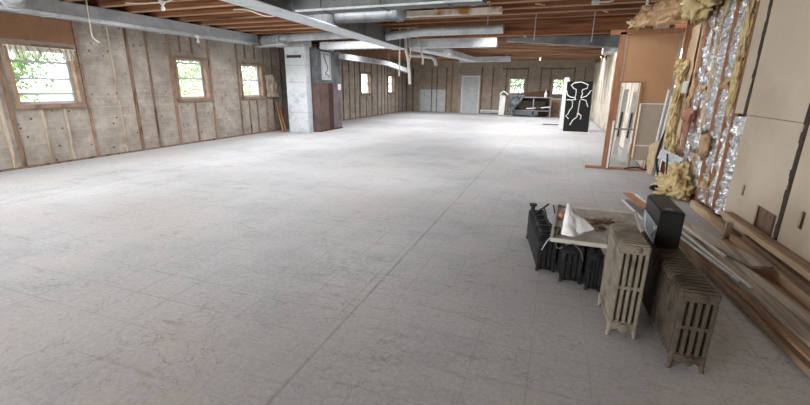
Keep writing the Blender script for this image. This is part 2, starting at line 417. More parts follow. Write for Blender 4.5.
# ------------------------------------------------------------------ left wall
WL = [(4.45, 5.5, 1.07, 2.08), (7.75, 8.7, 1.1, 2.1), (9.95, 10.88, 1.1, 2.07), (17.85, 18.95, 1.07, 2.08), (21.2, 22.1, 1.1, 2.05), (.9, 1.9, 1.1, 2.08)]
bm = nb(); holed(bm, 'x', XL-.22, .22, .7, YB+.2, 0, ZD-.005, WL); wl = struct('wall_left', bm, 'block_l')
def lstrip(y, w_, m, z0=0.02, z1=2.84, lean=0):
    bm = nb(); bar(bm, (XL+.011, y, z0), (XL+.011, y+lean, z1), .02, w_, up=(0, 1, 0)); obj('furring_strip', bm, m, wl)
for y, w_, m in ((3.6, .06, 'strip'), (4.2, .05, 'strip_l'), (4.33, .07, 'strip'), (5.6, .05, 'strip_r'), (6.22, .025, 'strip_l'), (6.6, .07, 'strip'), (7.04, .045, 'strip'),
                 (7.62, .08, 'strip_r'), (8.8, .06, 'strip_r'), (9.83, .05, 'strip'), (11.0, .08, 'strip_r'), (11.35, .05, 'strip'), (11.8, .06, 'strip'), (12.4, .06, 'strip'),
                 (13, .06, 'strip'), (13.6, .05, 'strip'), (14.3, .06, 'strip'), (14.9, .06, 'strip'), (15.5, .05, 'strip'), (16.1, .08, 'strip'), (16.7, .06, 'strip'), (17.2, .05, 'strip'), (17.7, .08, 'strip'), (19.08, .08, 'strip'),
                 (19.75, .1, 'strip'), (20.3, .06, 'strip'), (20.7, .06, 'strip'), (21.08, .08, 'strip'), (22.25, .08, 'strip'), (22.8, .06, 'strip'), (23.4, .08, 'strip'), (24.1, .12, 'strip'), (2.3, .06, 'strip'), (2.9, .06, 'strip_l')):
    lstrip(y, w_, m, lean=random.uniform(-.03, .03))
for y, m in ((4.78, 'strip_l'), (5.15, 'strip_l'), (8.2, 'strip'), (10.2, 'strip'), (10.55, 'strip'), (18.4, 'strip'), (21.6, 'strip')):
    lstrip(y, .045, m, z1=1.0)
for y in (7.95, 8.3, 10.2, 10.6, 18.3, 21.5):
    lstrip(y, .05, 'strip', z0=2.2)
bm = nb(); box(bm, XL, XL+.03, 3.7, 5.56, 2.17, 2.57); obj('header_board', bm, 'ply', wl, label='brown plywood board above the nearest window')
bm = nb(); box(bm, XL+.001, XL+.03, .8, 24.2, .0, .035); obj('sill_plate', bm, 'strip', wl)
bm = nb(); box(bm, XL+.001, XL+.025, 5.7, 24.2, 2.8, 2.86); obj('top_plate', bm, 'strip', wl)

def win_left(n, y0, y1, z0, z1, rails, casing='strip_r', mull=False):
    bm = nb()   # rough frame lining the opening
    for a_ in ((y0-.02, y0+.035), (y1-.035, y1+.02)): box(bm, XL-.2, XL+.035, a_[0], a_[1], z0-.02, z1+.02)
    box(bm, XL-.2, XL+.035, y0+.035, y1-.035, z1-.035, z1+.03)
    box(bm, XL-.2, XL+.05, y0-.05, y1+.05, z0-.05, z0+.02)
    o = struct('window_%d' % n, bm, casing)
    bm = nb(); x0 = XL-.15; x1 = XL-.1
    a0, a1, b0, b1 = y0+.035, y1-.035, z0+.02, z1-.035
    box(bm, x0, x1, a0, a0+.045, b0, b1); box(bm, x0, x1, a1-.045, a1, b0, b1)
    box(bm, x0, x1, a0+.045, a1-.045, b0, b0+.045); box(bm, x0, x1, a0+.045, a1-.045, b1-.045, b1)
    for z in rails: box(bm, x0, x1+.01, a0+.045, a1-.045, z-.02, z+.02)
    obj('sash', bm, 'vinyl', o)
    bm = nb(); box(bm, x0+.02, x0+.026, a0+.045, a1-.045, b0+.045, b1-.045); obj('pane', bm, 'glass', o)
    return o
w1 = win_left(1, *WL[0], (1.27, 1.53, 1.82), 'strip_r')
win_left(2, *WL[1], (1.6, 1.97))
win_left(3, *WL[2], (1.6,))
win_left(4, *WL[3], (1.6,))
win_left(5, *WL[4], (1.6,))
win_left(6, *WL[5], (1.6,))
# curtain on window 1: gathered short valance on a rod
t = thing('curtain', (XL+.06, 4.98, 1.8), 'short sheer cream valance gathered across the top of the nearest left window', 'curtain')
bm = nb(); tube(bm, [(XL+.06, 4.42, 2.06), (XL+.06, 5.53, 2.06)], .008); obj('rod', bm, 'white', t)
bm = nb(); rows = []
for j in range(5):
    rows.append([bm.verts.new((XL+.06+.02*math.sin(k*.95)+.006*math.sin(k*2.3+j), 4.46+1.04*k/90, 2.07-.05*j-.012*math.sin(k*.5)*(j == 4))) for k in range(91)])
for j in range(4):
    for k in range(90): bm.faces.new((rows[j][k], rows[j][k+1], rows[j+1][k+1], rows[j+1][k]))
obj('fabric', bm, 'sheer', t, smooth=True)
for k in range(6):
    bm = nb(); tube(bm, [(XL+.085, 4.56+.17*k, 2.06), (XL+.085, 4.6+.17*k+.03*(k % 2), 1.87)], .006, 6); obj('tie_cord', bm, 'strip', t)

# ------------------------------------------------------------------ back wall
WB = [(-2.71, -1.83, 1.12, 1.97), (-.38, .55, 1.1, 1.95)]
bm = nb(); holed(bm, 'y', YB, .22, XL-.2, 4.2, 0, ZD-.005, WB+[(-5.4, -4.32, 0, 2.1)]); wb = struct('wall_back', bm, 'block_b')
for x, w_, m in ((-8.4, .1, 'strip'), (-7.95, .08, 'strip_l'), (-7.2, .06, 'strip'), (-6.88, .05, 'strip'), (-6.3, .07, 'strip'), (-5.97, .09, 'stud'), (-5.5, .12, 'strip_l'), (-4.22, .08, 'strip'), (-3.6, .06, 'strip'),
                 (-3.15, .05, 'strip_l'), (-2.85, .06, 'strip'), (-1.7, .06, 'strip'), (-1.0, .08, 'strip'), (-.5, .06, 'strip'), (.68, .06, 'strip'), (1.2, .06, 'strip'), (1.6, .06, 'strip_l')):
    bm = nb(); box(bm, x-w_/2, x+w_/2, YB-.022, YB-.001, .01, 2.55 if m == 'strip' else 2.84); obj('furring_strip', bm, m, wb)
for a_, b_ in ((-3.1, -1.75), (-.95, .62)):
    bm = nb(); box(bm, a_, b_, YB-.03, YB-.022, 2.42, 2.5); obj('furring_strip', bm, 'strip', wb)
bm = nb(); box(bm, -8.0, -6.3, YB-.016, YB-.001, .02, 1.3); obj('parging', bm, 'doorw', wb, label='pale grey smooth patch on the back wall')
for n, (x0, x1, z0, z1) in ((7, WB[0]), (8, WB[1])):
    bm = nb(); box(bm, x0-.02, x0+.03, YB-.03, YB+.2, z0, z1); box(bm, x1-.03, x1+.02, YB-.03, YB+.2, z0, z1)
    box(bm, x0, x1, YB-.03, YB+.2, z1-.03, z1+.02); box(bm, x0-.04, x1+.04, YB-.04, YB+.2, z0-.03, z0+.02)
    o = struct('window_%d' % n, bm, 'strip_l')
    bm = nb(); yy = YB+.1
    box(bm, x0+.03, x0+.07, yy, yy+.04, z0, z1); box(bm, x1-.07, x1-.03, yy, yy+.04, z0, z1)
    for z in (z0+.04, (z0+z1)/2, z1-.05): box(bm, x0+.07, x1-.07, yy, yy+.04, z-.02, z+.02)
    obj('sash', bm, 'vinyl', o)
    bm = nb(); box(bm, x0+.07, x1-.07, yy+.015, yy+.021, z0+.02, z1-.03); obj('pane', bm, 'glass', o)
bm = nb(); box(bm, -5.4, -5.32, YB-.04, YB+.15, 0, 2.1); box(bm, -4.4, -4.32, YB-.04, YB+.15, 0, 2.1); box(bm, -5.32, -4.4, YB-.04, YB+.15, 2.03, 2.1)
d = struct('door_1', bm, 'white')
bm = nb(); box(bm, -5.32, -4.4, YB+.02, YB+.06, .01, 2.03); dl = obj('door_leaf', bm, 'doorw', d)
bm = nb(); tube(bm, [(-4.48, YB+.02, 1.0), (-4.48, YB-.05, 1.0)], .03); obj('handle', bm, 'grey', dl)
bm = nb()
for x0, x1 in ((-5.22, -4.9), (-4.82, -4.5)):
    for z0, z1 in ((.15, .9), (1.05, 1.9)): box(bm, x0, x1, YB+.012, YB+.02, z0, z1)
obj('panel', bm, 'doorw', dl)

# ------------------------------------------------------------------ right wall
bm = nb()
box(bm, XR+.11, XR+.2, Y0, 8.45, 0, ZD-.005)
wr = struct('wall_right', bm, 'kraft')
def dpanel(y0, y1, z0, z1, holes=(), m='dry', name='drywall_sheet'):
    bm = nb(); holed(bm, 'x', XR, .014, y0, y1, z0, z1, list(holes)); return obj(name, bm, m, wr)
dpanel(4.2, 5.3, .03, 1.205, [(4.22, 4.6, .12, .42), (4.93, 4.99, .42, .53)])
dpanel(4.2, 5.31, 1.21, 2.42)
dpanel(5.38, 5.62, 1.21, 2.42)
dpanel(-1.2, 4.12, .03, 1.205, [(3.83, 3.9, .42, .56)])
dpanel(-1.2, 4.12, 1.21, 2.42)
bm = nb(); box(bm, XR, XR+.014, -1.2, 5.62, 2.425, 2.87); obj('drywall_sheet', bm, 'dry', wr)
bm = nb(); box(bm, XR+.03, XR+.1, -1.2, 5.3, .0, 2.85); obj('backing', bm, 'strip', wr)
random.seed(5)
for y0, y1, z0, z1 in ((5.315, 5.365, 1.2, 2.87), (4.135, 4.178, .03, 2.42)):   # torn seam compound
    bm = nb(); zz = z0
    while zz < z1-.02:
        h_ = random.uniform(.03, .09); e = random.uniform(-.008, .012)
        box(bm, XR-.004-random.uniform(0, .006), XR+.012, y0-e, y1+e, zz, min(zz+h_, z1)); zz += h_
    obj('torn_seam', bm, 'dark', wr, label='ragged dark strip between two drywall sheets')
for y in (-1, .2, 1.4, 2.6, 4.17, 4.8):
    bm = nb(); box(bm, XR+.016, XR+.03, y-.02, y+.02, .0, 2.85); obj('stud', bm, 'stud', wr)
for y, w_, m in ((5.66, .05, 'stud'), (5.88, .06, 'stud'), (6.28, .075, 'stud'), (6.7, .07, 'plank3'), (6.95, .06, 'stud'), (7.3, .08, 'stud'), (7.48, .06, 'plank3'), (8.2, .04, 'stud'), (8.36, .08, 'stud')):
    bm = nb(); bar(bm, (XR+.022, y, .0), (XR+.022, y+random.uniform(-.02, .02), 2.86), .045, w_, up=(0, 1, 0)); obj('stud', bm, m, wr)
bm = nb(); box(bm, XR+.005, XR+.1, 5.64, 8.4, .0, .04); obj('bottom_plate', bm, 'stud', wr)
for k, (y0, y1) in enumerate(((5.69, 5.86), (5.9, 6.26), (6.3, 6.68), (6.72, 6.93), (6.97, 7.28), (5.33, 5.63))):
    z1 = 2.5 if k != 5 else 1.18
    bm = nb(); sheet(bm, (XR+.045, y0, .08), (XR+.045, y1, .08), (XR+.045, y0, z1), (XR+.045, y1, z1), 16, 90, -.04, 9, k+1, .004, lambda u_, v_: Vector((-.045*math.sin(PI*u_), 0, 0)))
    obj('foil_facing', bm, 'foil', wr, label='crumpled silver foil between studs')
for k, (y0, y1, z0, z1) in enumerate(((5.95, 6.25, 1.45, 1.6), (6.7, 7.3, 1.4, 1.52), (6.32, 6.66, .55, .95), (5.92, 6.1, .2, .5), (5.7, 5.85, 1.3, 1.5), (7.32, 7.5, .9, 1.7))):
    bm = nb(); sheet(bm, (XR-.01, y0, z0), (XR-.01, y1, z0+.03), (XR-.03, y0+.02, z1), (XR, y1, z1-.02), 10, 10, .05, 8, k+11)
    obj('torn_kraft_strip', bm, 'kraft', wr)
bm = nb(); sheet(bm, (XR-.02, 7.55, .1), (XR+.01, 8.15, .1), (XR-.02, 7.55, 2.4), (XR+.01, 8.15, 2.4), 10, 50, .03, 3, 21)
obj('kraft_facing', bm, 'tanpaper', wr, label='broad tan kraft paper facing beside the partition')
# far right wall
bm = nb()
xs = 1.62; yy = 8.55; random.seed(9); hol = []
while yy < 23.9:
    hh = random.choice((.05, .12, .3, .6, .75, .2, .5)); hol.append((yy, yy+.12, .0, hh*.9)); yy += random.uniform(.22, .9)
holed(bm, 'x', xs, .016, 8.5, YB, .03, 2.68, hol)
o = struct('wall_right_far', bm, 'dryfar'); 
bm = nb(); box(bm, xs+.03, xs+.1, 8.5, YB, 0, ZD-.005); obj('backing', bm, 'strip', o)
for y in range(9, 24): 
    bm = nb(); box(bm, xs-.012, xs-.001, y+.3, y+.33, .9, 2.6); obj('seam_tape', bm, 'dry', o)
for k in range(9):
    bm = nb(); sheet(bm, (xs-.03, 10+k*1.4, 2.55), (xs-.03, 10.8+k*1.4, 2.6), (xs-.15, 10+k*1.4, 2.75), (xs-.1, 10.8+k*1.4, 2.8), 6, 5, .06, 6, k+31); obj('torn_paper_edge', bm, 'kraft', o)

bm = nb(); holed(bm, 'y', Y0-.2, .2, XL-.2, 4.2, 0, ZD-.005, [(-8.5, -2.4, .3, 2.85)]); struct('wall_rear_light_block', bm, 'block_b')  # unseen wall, added to keep sky light off the right foreground
# ------------------------------------------------------------------ partition
YP = 8.42
bm = nb(); box(bm, .62, 1.86, YP-.06, YP+.06, 0, .035); wp = struct('wall_partition', bm, 'stud')
bm = nb(); box(bm, .9, 1.0, YP-.05, YP+.05, .035, 2.4); obj('post', bm, 'stud', wp)
bm = nb(); box(bm, .74, 1.86, YP-.05, YP+.05, 2.36, 2.44); obj('header', bm, 'stud', wp)
bm = nb(); box(bm, 1.8, 1.85, YP-.05, YP+.05, .035, 2.36); obj('post', bm, 'strip_l', wp)
bm = nb(); box(bm, 1.0, 1.03, YP-.03, YP+.03, 1.2, 2.36); obj('nailer', bm, 'strip_l', wp)
bm = nb(); holed(bm, 'y', YP-.005, .012, 1.0, 1.8, 1.21, 2.36, [(1.0, 1.34, 1.21, 1.57)]); obj('upper_board', bm, 'hard', wp, label='orange tan hardboard in the upper half')
bm = nb(); box(bm, 1.4, 1.8, YP-.012, YP, .2, 1.21); obj('lower_board', bm, 'greyb', wp, label='grey gypsum board in the lower half')
bm = nb(); box(bm, 1.4, 1.8, YP-.02, YP-.012, .46, .475); box(bm, 1.4, 1.8, YP-.02, YP-.012, 1.2, 1.215); obj('batten', bm, 'white', wp)
# loose narrow framed door panel standing in the gap
t = thing('screen_door_frame', (1.18, YP-.1, .035), 'narrow brown wooden frame standing open in the gap of the tan partition', 'frame')
bm = nb(); box(bm, .99, 1.02, YP-.1, YP-.07, .035, 1.56); obj('stile', bm, 'stud', t)
bm = nb(); box(bm, 1.33, 1.36, YP-.1, YP-.07, .035, 1.56); obj('stile', bm, 'stud', t)
bm = nb(); box(bm, .99, 1.36, YP-.1, YP-.07, 1.56, 1.585); obj('rail', bm, 'stud', t)
bm = nb(); box(bm, 1.02, 1.33, YP-.095, YP-.075, .74, .77); obj('rail', bm, 'grey', t)
bm = nb(); box(bm, .97, 1.0, YP-.14, YP-.1, .035, .9); obj('edge_strip', bm, 'white', t)
# white boards seen through the gap
for k, (x, yy, h_, lab) in enumerate(((1.1, 9.3, 1.5, 'narrow white board leaning behind the partition gap, leftmost of three'), (1.24, 9.5, 1.45, 'narrow white board leaning behind the partition gap, middle of three'), (1.38, 9.25, 1.4, 'narrow white board leaning behind the partition gap, rightmost of three'))):
    t = thing('leaning_board', (x, yy, 0), lab, 'board', None)
    bm = nb(); bar(bm, (x, yy, 0.02), (x+.06, yy+.18, h_), .09, .018, up=(0, 1, 0)); obj('face', bm, 'white', t)
    bm = nb(); bar(bm, (x, yy-.012, .5), (x+.035, yy+.09, 1.0), .03, .01, up=(0, 1, 0)); obj('dark_strip', bm, 'dark', t)


# ------------------------------------------------------------------ ducts under the joists
def rduct(name, label, p0, p1, w_, h_, m='galv', seams=4, group=None, w2=None, h2=None, lip=True):
    p0 = Vector(p0); p1 = Vector(p1); mid = (p0+p1)/2
    t = thing(name, (mid.x, mid.y, mid.z-h_/2), label, 'duct', group)
    bm = nb(); bar(bm, p0, p1, w_, h_, w2=w2, h2=h2); obj('body', bm, m, t)
    w2 = w2 or w_; h2 = h2 or h_
    for k in range(seams):
        f = (k+.5)/seams; q = p0.lerp(p1, f); d = (p1-p0).normalized()*.012
        bm = nb(); bar(bm, q-d, q+d, w_+(w2-w_)*f+.02, h_+(h2-h_)*f+.02); obj('joint_band', bm, m, t)
    return t
def pduct(name, label, pts, rad, m='galv', bands=3, rads=None, seg=20, cat='duct', capm=None):
    P = [Vector(q) for q in pts]; mid = (P[0]+P[-1])/2
    t = thing(name, (mid.x, mid.y, mid.z-rad), label, cat)
    bm = nb(); tube(bm, P, rad, seg, rads=rads); obj('pipe', bm, m, t, smooth=False)
    for k in range(bands):
        f = (k+.5)/bands*(len(P)-1); i = min(int(f), len(P)-2); q = P[i].lerp(P[i+1], f-i); d = (P[i+1]-P[i]).normalized()*.01
        rr = (rads[i]+(rads[i+1]-rads[i])*(f-i)) if rads else rad
        bm = nb(); tube(bm, [q-d, q+d], rr+.008, seg); obj('band', bm, m, t)
    return t
def hanger(t, x, y, z, zt=ZD-.06):
    bm = nb(); box(bm, x-.007, x+.007, y-.002, y+.002, z, zt+.05); obj('hanger_strap', bm, 'galv', t)

t = rduct('supply_duct', 'long flat galvanised duct running along the top of the left wall', (XL+.22, 1.0, 2.715), (XL+.22, 10.35, 2.715), .34, .265, 'galv', 8)
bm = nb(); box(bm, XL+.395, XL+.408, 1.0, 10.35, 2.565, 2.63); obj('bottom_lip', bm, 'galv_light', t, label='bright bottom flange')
t = rduct('plenum_duct', 'short box duct joining the left wall duct to the top of the pale upright plenum', (-8.42, 11.28, 2.72), (-7.32, 11.28, 2.72), .5, .25, 'galv', 1)
t = rduct('main_trunk_duct', 'long floor-lit rectangular trunk duct running away from upper left to ceiling middle', (-3.72, 3.6, 2.62), (-4.3, 11.3, 2.62), .38, .32, 'galv_dull_shaded', 6)  # side shade is put into the dark body colour
bm = nb(); bar(bm, (-3.72, 3.6, 2.452), (-4.3, 11.3, 2.452), .42, .012); obj('lit_bottom_panel', bm, 'galv_light', t, label='bottom panel coloured paler as if lit from the floor')  # paler colour stands for light bounced up from the floor
t = rduct('branch_duct', 'dark grey rectangular duct crossing at the very top of the picture', (-3.55, 5.32, 2.56), (-.95, 5.32, 2.56), .3, .25, 'galv_dull_shaded', 3)
bm = nb(); box(bm, -3.5, -.95, 5.15, 5.17, 2.425, 2.45); obj('edge_flange', bm, 'galv', t)
t = pduct('round_branch_duct', 'grey round duct with a dark capped elbow right of the trunk duct', [(-3.75, 6.75, 2.6), (-3.2, 6.78, 2.6), (-2.62, 6.82, 2.61)], .1, 'galv_dull_shaded', 3)
bm = nb(); tube(bm, [(-2.66, 6.82, 2.61), (-2.56, 6.78, 2.62)], .125, 20); obj('end_cap', bm, 'galv_dull_shaded', t, label='dark round end cap')
t = rduct('flat_ceiling_duct', 'slim rusty white strip duct with a yellowed end hung high under the joists', (-3.4, 7.9, 2.78), (-1.1, 7.98, 2.78), .2, .09, 'rust', 2)
hanger(t, -2.3, 7.85, 2.75); hanger(t, -1.3, 7.85, 2.75)
t = pduct('round_ceiling_duct', 'slender pale round duct ending free below the joists near the ceiling middle', smooth_pts([(-3.93, 9.4, 2.58), (-3.6, 9.42, 2.61), (-3.0, 9.5, 2.66), (-1.25, 9.5, 2.66)], 5), .09, 'galv', 6)
hanger(t, -1.6, 9.5, 2.6)
t = rduct('wide_branch_duct', 'pale rectangular duct with open end below the slender round duct', (-4.1, 11.45, 2.61), (-1.7, 11.7, 2.61), .3, .22, 'galv', 2)
bm = nb(); bar(bm, (-1.72, 11.7, 2.61), (-1.69, 11.7, 2.61), .26, .18); obj('end_opening', bm, 'galv_light', t); hanger(t, -1.8, 11.53, 2.5)
t = rduct('tapered_duct', 'pale tapering duct running on toward the back wall from the trunk end', (-4.0, 11.9, 2.6), (-3.6, 18.6, 2.6), .5, .24, 'galv', 4, w2=.25, h2=.16)
hanger(t, -3.9, 13.0, 2.6); hanger(t, -3.7, 17.0, 2.6)
t = rduct('short_end_duct', 'short box duct nearest the door at the back wall', (-4.3, 18.7, 2.62), (-2.15, 19.2, 2.66), .35, .2, 'galv', 2)
hanger(t, -2.3, 19, 2.6)
t = rduct('tapering_cross_duct', 'wedge shaped grey duct widening toward the tan partition', (-1.16, 9.5, 2.44), (1.0, 9.5, 2.345), .26, .06, 'galv_dull_shaded', 3, w2=.32, h2=.22)
hanger(t, .5, 9.34, 2.35); hanger(t, -.6, 9.36, 2.4)
t = rduct('wall_side_duct', 'sloping grey duct above the pale far right wall', (1.28, 10.4, 2.5), (1.32, 15.5, 2.62), .28, .2, 'galv', 3)
t = pduct('corner_round_duct', 'fat round duct with a rounded elbow in the top left corner', smooth_pts([(-8.2, 4.45, 2.7), (-8.0, 4.3, 2.7), (-7.6, 4.1, 2.7), (-6.8, 3.85, 2.7), (-5.4, 3.5, 2.7)], 4), .14, 'galv', 4)
t = pduct('elbow_duct', 'round galvanised duct with wide collar leading from the left wall duct to the trunk', [(-8.31, 10.6, 2.69), (-7.95, 10.5, 2.69), (-7.5, 10.42, 2.7), (-7.4, 10.4, 2.75), (-4.42, 10.0, 2.75)], .1, 'galv', 1, rads=[.16, .16, .16, .1, .1])
for f in (.0, .35, .7): 
    q = Vector((-7.95, 10.5, 2.69)).lerp(Vector((-7.5, 10.42, 2.7)), f); bm = nb(); tube(bm, [q, q+Vector((.03, -.007, 0))], .172, 20); obj('collar', bm, 'galv_light', t)
bm = nb(); sheet(bm, (-8.35, 10.1, 2.5), (-7.2, 9.9, 2.55), (-8.35, 10.5, 2.52), (-7.4, 10.5, 2.56), 8, 4, .02, 4, 2, .01); obj('bottom_flap', bm, 'galv', t)
t = rduct('corrugated_duct', 'ribbed pale duct from furnace top to trunk duct', (-7.15, 11.9, 2.66), (-4.35, 11.55, 2.62), .3, .2, 'galv_light', 14)
t = rduct('furnace_outlet_duct', 'angular duct elbow sitting on the furnace plenum', (-7.7, 12.6, 2.7), (-7.25, 12.6, 2.66), .4, .18, 'galv_light', 1)
t = thing('far_wall_duct', (-7.0, 16.5, 2.2), 'narrow pale duct bending down behind the furnace toward the far corner', 'duct')
for A_, B_ in (((-7.05, 12.95, 2.42), (-7.12, 16.9, 2.42)), ((-7.12, 16.9, 2.42), (-6.65, 18.6, 2.14))):
    bm = nb(); bar(bm, A_, B_, .24, .16); obj('segment', bm, 'galv', t)
    bm = nb(); a2 = Vector(A_)+Vector((.13, 0, -.085)); b2 = Vector(B_)+Vector((.13, 0, -.085)); bar(bm, a2, b2, .02, .025); obj('flange', bm, 'galv_light', t)
hanger(t, -6.95, 16.9, 2.4); hanger(t, -6.65, 18.4, 2.1)
# hanging pipes and cables
def hose(name, label, pts, rad, m='wire', cat='pipe', n=8):
    P = smooth_pts(pts, n); o = None
    bm = nb(); tube(bm, P, rad, 8); o = obj(name, bm, m, None, loc=P[-1], smooth=True); return tag(o, label, cat)
hose('vent_pipe', 'thin straight white pipe hanging down from the trunk duct end', [(-4.05, 10.6, 3.11), (-4.05, 10.6, 2.2), (-4.06, 10.6, 1.72)], .022)
hose('drain_pipe', 'thick white pipe curving down in front of the far left corner, lowest hanging pipe', [(-4.05, 11.0, 3.11), (-4.0, 10.95, 2.45), (-3.93, 10.9, 2.2), (-3.87, 10.85, 1.9), (-3.84, 10.85, 1.52)], .04, 'white')
hose('curved_pipe', 'short white pipe hooked beside the thick hanging pipe', [(-3.9, 10.75, 3.11), (-3.78, 10.7, 2.3), (-3.8, 10.7, 2.15), (-3.82, 10.7, 1.95)], .018)
hose('flex_pipe', 'short tan flexible pipe drooping right of the hanging white pipes', [(-3.85, 11.2, 3.11), (-3.68, 11.2, 2.45), (-3.6, 11.2, 2.25), (-3.6, 11.2, 2.05)], .03, 'rust')
hose('hooked_duct_pipe', 'pale pipe curving down at its tip before the far left corner', [(-5.9, 16, 3.11), (-5.75, 16, 2.7), (-5.2, 16, 2.62), (-4.8, 16.1, 2.56), (-4.66, 16.1, 2.42), (-4.64, 16.1, 2.25)], .07, 'galv')
hose('dangling_cord', 'white cord dangling in front of the left wall duct above the nearest window', [(-8.25, 5.6, 3.11), (-8.26, 5.6, 2.6), (-8.24, 5.58, 2.3), (-8.2, 5.66, 2.2)], .012, 'wire', 'cord')
hose('joist_cable', 'looping pale cable stapled under the joists at upper left', [(-6.0, 6.8, 2.84), (-5.6, 6.7, 2.8), (-5.2, 6.75, 2.68), (-4.9, 6.85, 2.73), (-4.6, 6.95, 2.84)], .012, 'wire', 'cable')
hose('slack_cable', 'slack pale cable crossing joists above the left wall duct', [(-7.4, 5.7, 2.84), (-6.9, 5.6, 2.79), (-6.5, 5.75, 2.82), (-6.1, 5.6, 2.84)], .012, 'wire', 'cable')
hose('white_standpipe', 'short upright white pipe above the partition header', [(1.22, 8.3, 2.45), (1.22, 8.3, 2.7), (1.23, 8.3, 2.95)], .025, 'white')
def lampholder(loc, label, lit=False):
    x, y, z = loc; t = thing('lamp_holder', loc, label, 'lamp', None)
    bm = nb(); tube(bm, [(x, y, z), (x, y, z-.03), (x, y, z-.06)], .05, 16, rads=[.06, .055, .03]); obj('socket', bm, 'white', t)
    bm = nb(); tube(bm, [(x, y, z-.06), (x, y, z-.08), (x, y, z-.12), (x, y, z-.15), (x, y, z-.165)], .03, 12, rads=[.015, .02, .035, .03, .012]); obj('bulb', bm, bulb if lit else 'white', t, smooth=True)
    return t
lampholder((-6.76, 5.9, 2.875), 'white porcelain lamp holder under the joists at upper left')
lampholder((-8.3, 8.1, 2.585), 'white bulb holder hanging under the left wall duct above the second window')
lampholder((-4.4, 21.6, 2.875), 'glowing orange bulb under the joists above the back door', True)
lampholder((-1.0, 21.3, 2.875), 'glowing orange bulb under the joists between the two back windows', True)
lampholder((-1.0, 11.9, 2.875), 'small unlit bulb holder under the joists left of the partition')
random.seed(12)
for k, (x, y, lab) in enumerate(((-1.55, 7.6, 'grey junction box on the joists above the ceiling middle'), (.42, 8.1, 'open grey metal junction box on the joists left of the partition top'), (-2.2, 6.3, 'dull junction box on the joists near the top edge'))):
    t = thing('junction_box', (x, y, ZJ-.07), lab, 'electrical box')
    bm = nb(); bbox(bm, x-.06, x+.06, y-.05, y+.05, ZJ-.065, ZJ-.006, .006); obj('body', bm, 'galv', t)
    bm = nb(); tube(bm, [(x+.06, y, ZJ-.03), (x+.2, y+.02, ZJ-.03), (x+.28, y+.05, ZJ-.01)], .012, 8); obj('cable_stub', bm, 'wire', t)
for k, (x, y, dx, dz, lab) in enumerate(((-.25, 10.6, .1, .14, 'small white wood splinter hanging from the joists, right of the slender round duct'), (-.55, 8.1, .16, .0, 'pale scrap of wood under a joist at upper right'), (-2.9, 13, .1, .1, 'white crumpled bracket under the duct at the ceiling middle'), (.6, 9.1, .12, .02, 'pale wood scrap near the partition post top'))):
    bm = nb(); bar(bm, (x, y, ZJ), (x+dx, y, ZJ-.03-dz), .03, .02); tag(obj('wood_scrap', bm, 'plank3', None, loc=(x, y, ZJ-.03)), lab, 'scrap')

# ------------------------------------------------------------------ furnace and upright plenum
t = thing('return_plenum', (-7.78, 11.4, 0), 'tall pale galvanised upright duct standing on the floor left of the brown furnace', 'duct')
bm = nb(); bbox(bm, -8.15, -7.43, 11.28, 11.58, 0, 2.6, .006, 1); obj('body', bm, 'galv_light', t)
for z in (.62, 1.55, 2.05):
    bm = nb(); box(bm, -8.16, -7.42, 11.268, 11.59, z, z+.02); obj('seam', bm, 'galv', t)
for z0, z1 in ((.03, .6), (.66, 1.53)):
    bm = nb()
    bar(bm, (-8.12, 11.275, z0), (-7.46, 11.275, z1), .012, .01, up=(0, 1, 0)); bar(bm, (-8.12, 11.275, z1), (-7.46, 11.275, z0), .012, .01, up=(0, 1, 0)); obj('cross_break', bm, 'galv_light', t)
bm = nb(); box(bm, -8.06, -7.55, 11.262, 11.28, 2.28, 2.36); obj('slot', bm, 'dark', t, label='dark filter slot')
bm = nb(); tube(bm, smooth_pts([(-7.5, 11.27, 2.34), (-7.4, 11.24, 2.25), (-7.38, 11.24, 2.12), (-7.42, 11.24, 2.02)]), .012, 6); obj('wire', bm, 'wire', t)
t = thing('furnace', (-7.65, 12.3, 0), 'large furnace with brown enamel lower panels and grey sheet metal top by the left wall', 'furnace')
bm = nb(); bbox(bm, -8.1, -7.2, 11.62, 13.1, 1.56, 2.545, .01, 1); obj('upper_casing', bm, 'galv_dull_shaded', t)
bm = nb(); bbox(bm, -8.1, -7.2, 11.62, 13.1, 0.03, 1.56, .01, 1); obj('lower_casing', bm, 'galv_dull_shaded', t)
bm = nb(); box(bm, -7.2, -7.185, 11.68, 12.2, .05, 1.54); obj('panel', bm, 'cabbrown', t, label='brown panel')
bm = nb(); box(bm, -7.2, -7.188, 12.2, 12.52, .05, 1.54); obj('panel', bm, 'cabdark', t, label='very dark brown panel')
bm = nb(); box(bm, -7.2, -7.185, 12.52, 13.05, .05, 1.54); obj('panel', bm, 'cabmauve', t, label='mauve brown panel')
bm = nb(); box(bm, -7.43, -7.2, 11.615, 11.63, .03, 1.54); obj('front_panel', bm, 'cabbrown', t, label='brown panel')
bm = nb(); holed(bm, 'x', -7.2, .02, 11.85, 12.42, 1.64, 2.5, [(11.92, 12.35, 1.72, 2.42)]); obj('frame', bm, 'galv', t)
bm = nb(); box(bm, -7.2, -7.192, 11.93, 12.34, 1.73, 2.41); obj('access_plate', bm, 'galv_light', t, label='bright access plate')
bm = nb(); tube(bm, smooth_pts([(-7.18, 11.98, 2.38), (-7.17, 12.2, 2.0), (-7.17, 12.05, 1.85), (-7.17, 12.3, 1.76)]), .012, 6); obj('wire', bm, 'strip', t)
bm = nb(); bar(bm, (-7.18, 12.85, 1.42), (-7.18, 13.05, 1.42), .008, .2); obj('sticker', bm, 'galv_light', t)
bm = nb(); box(bm, -8.12, -7.18, 11.6, 13.12, 0, .03); obj('base', bm, 'darkwood', t)
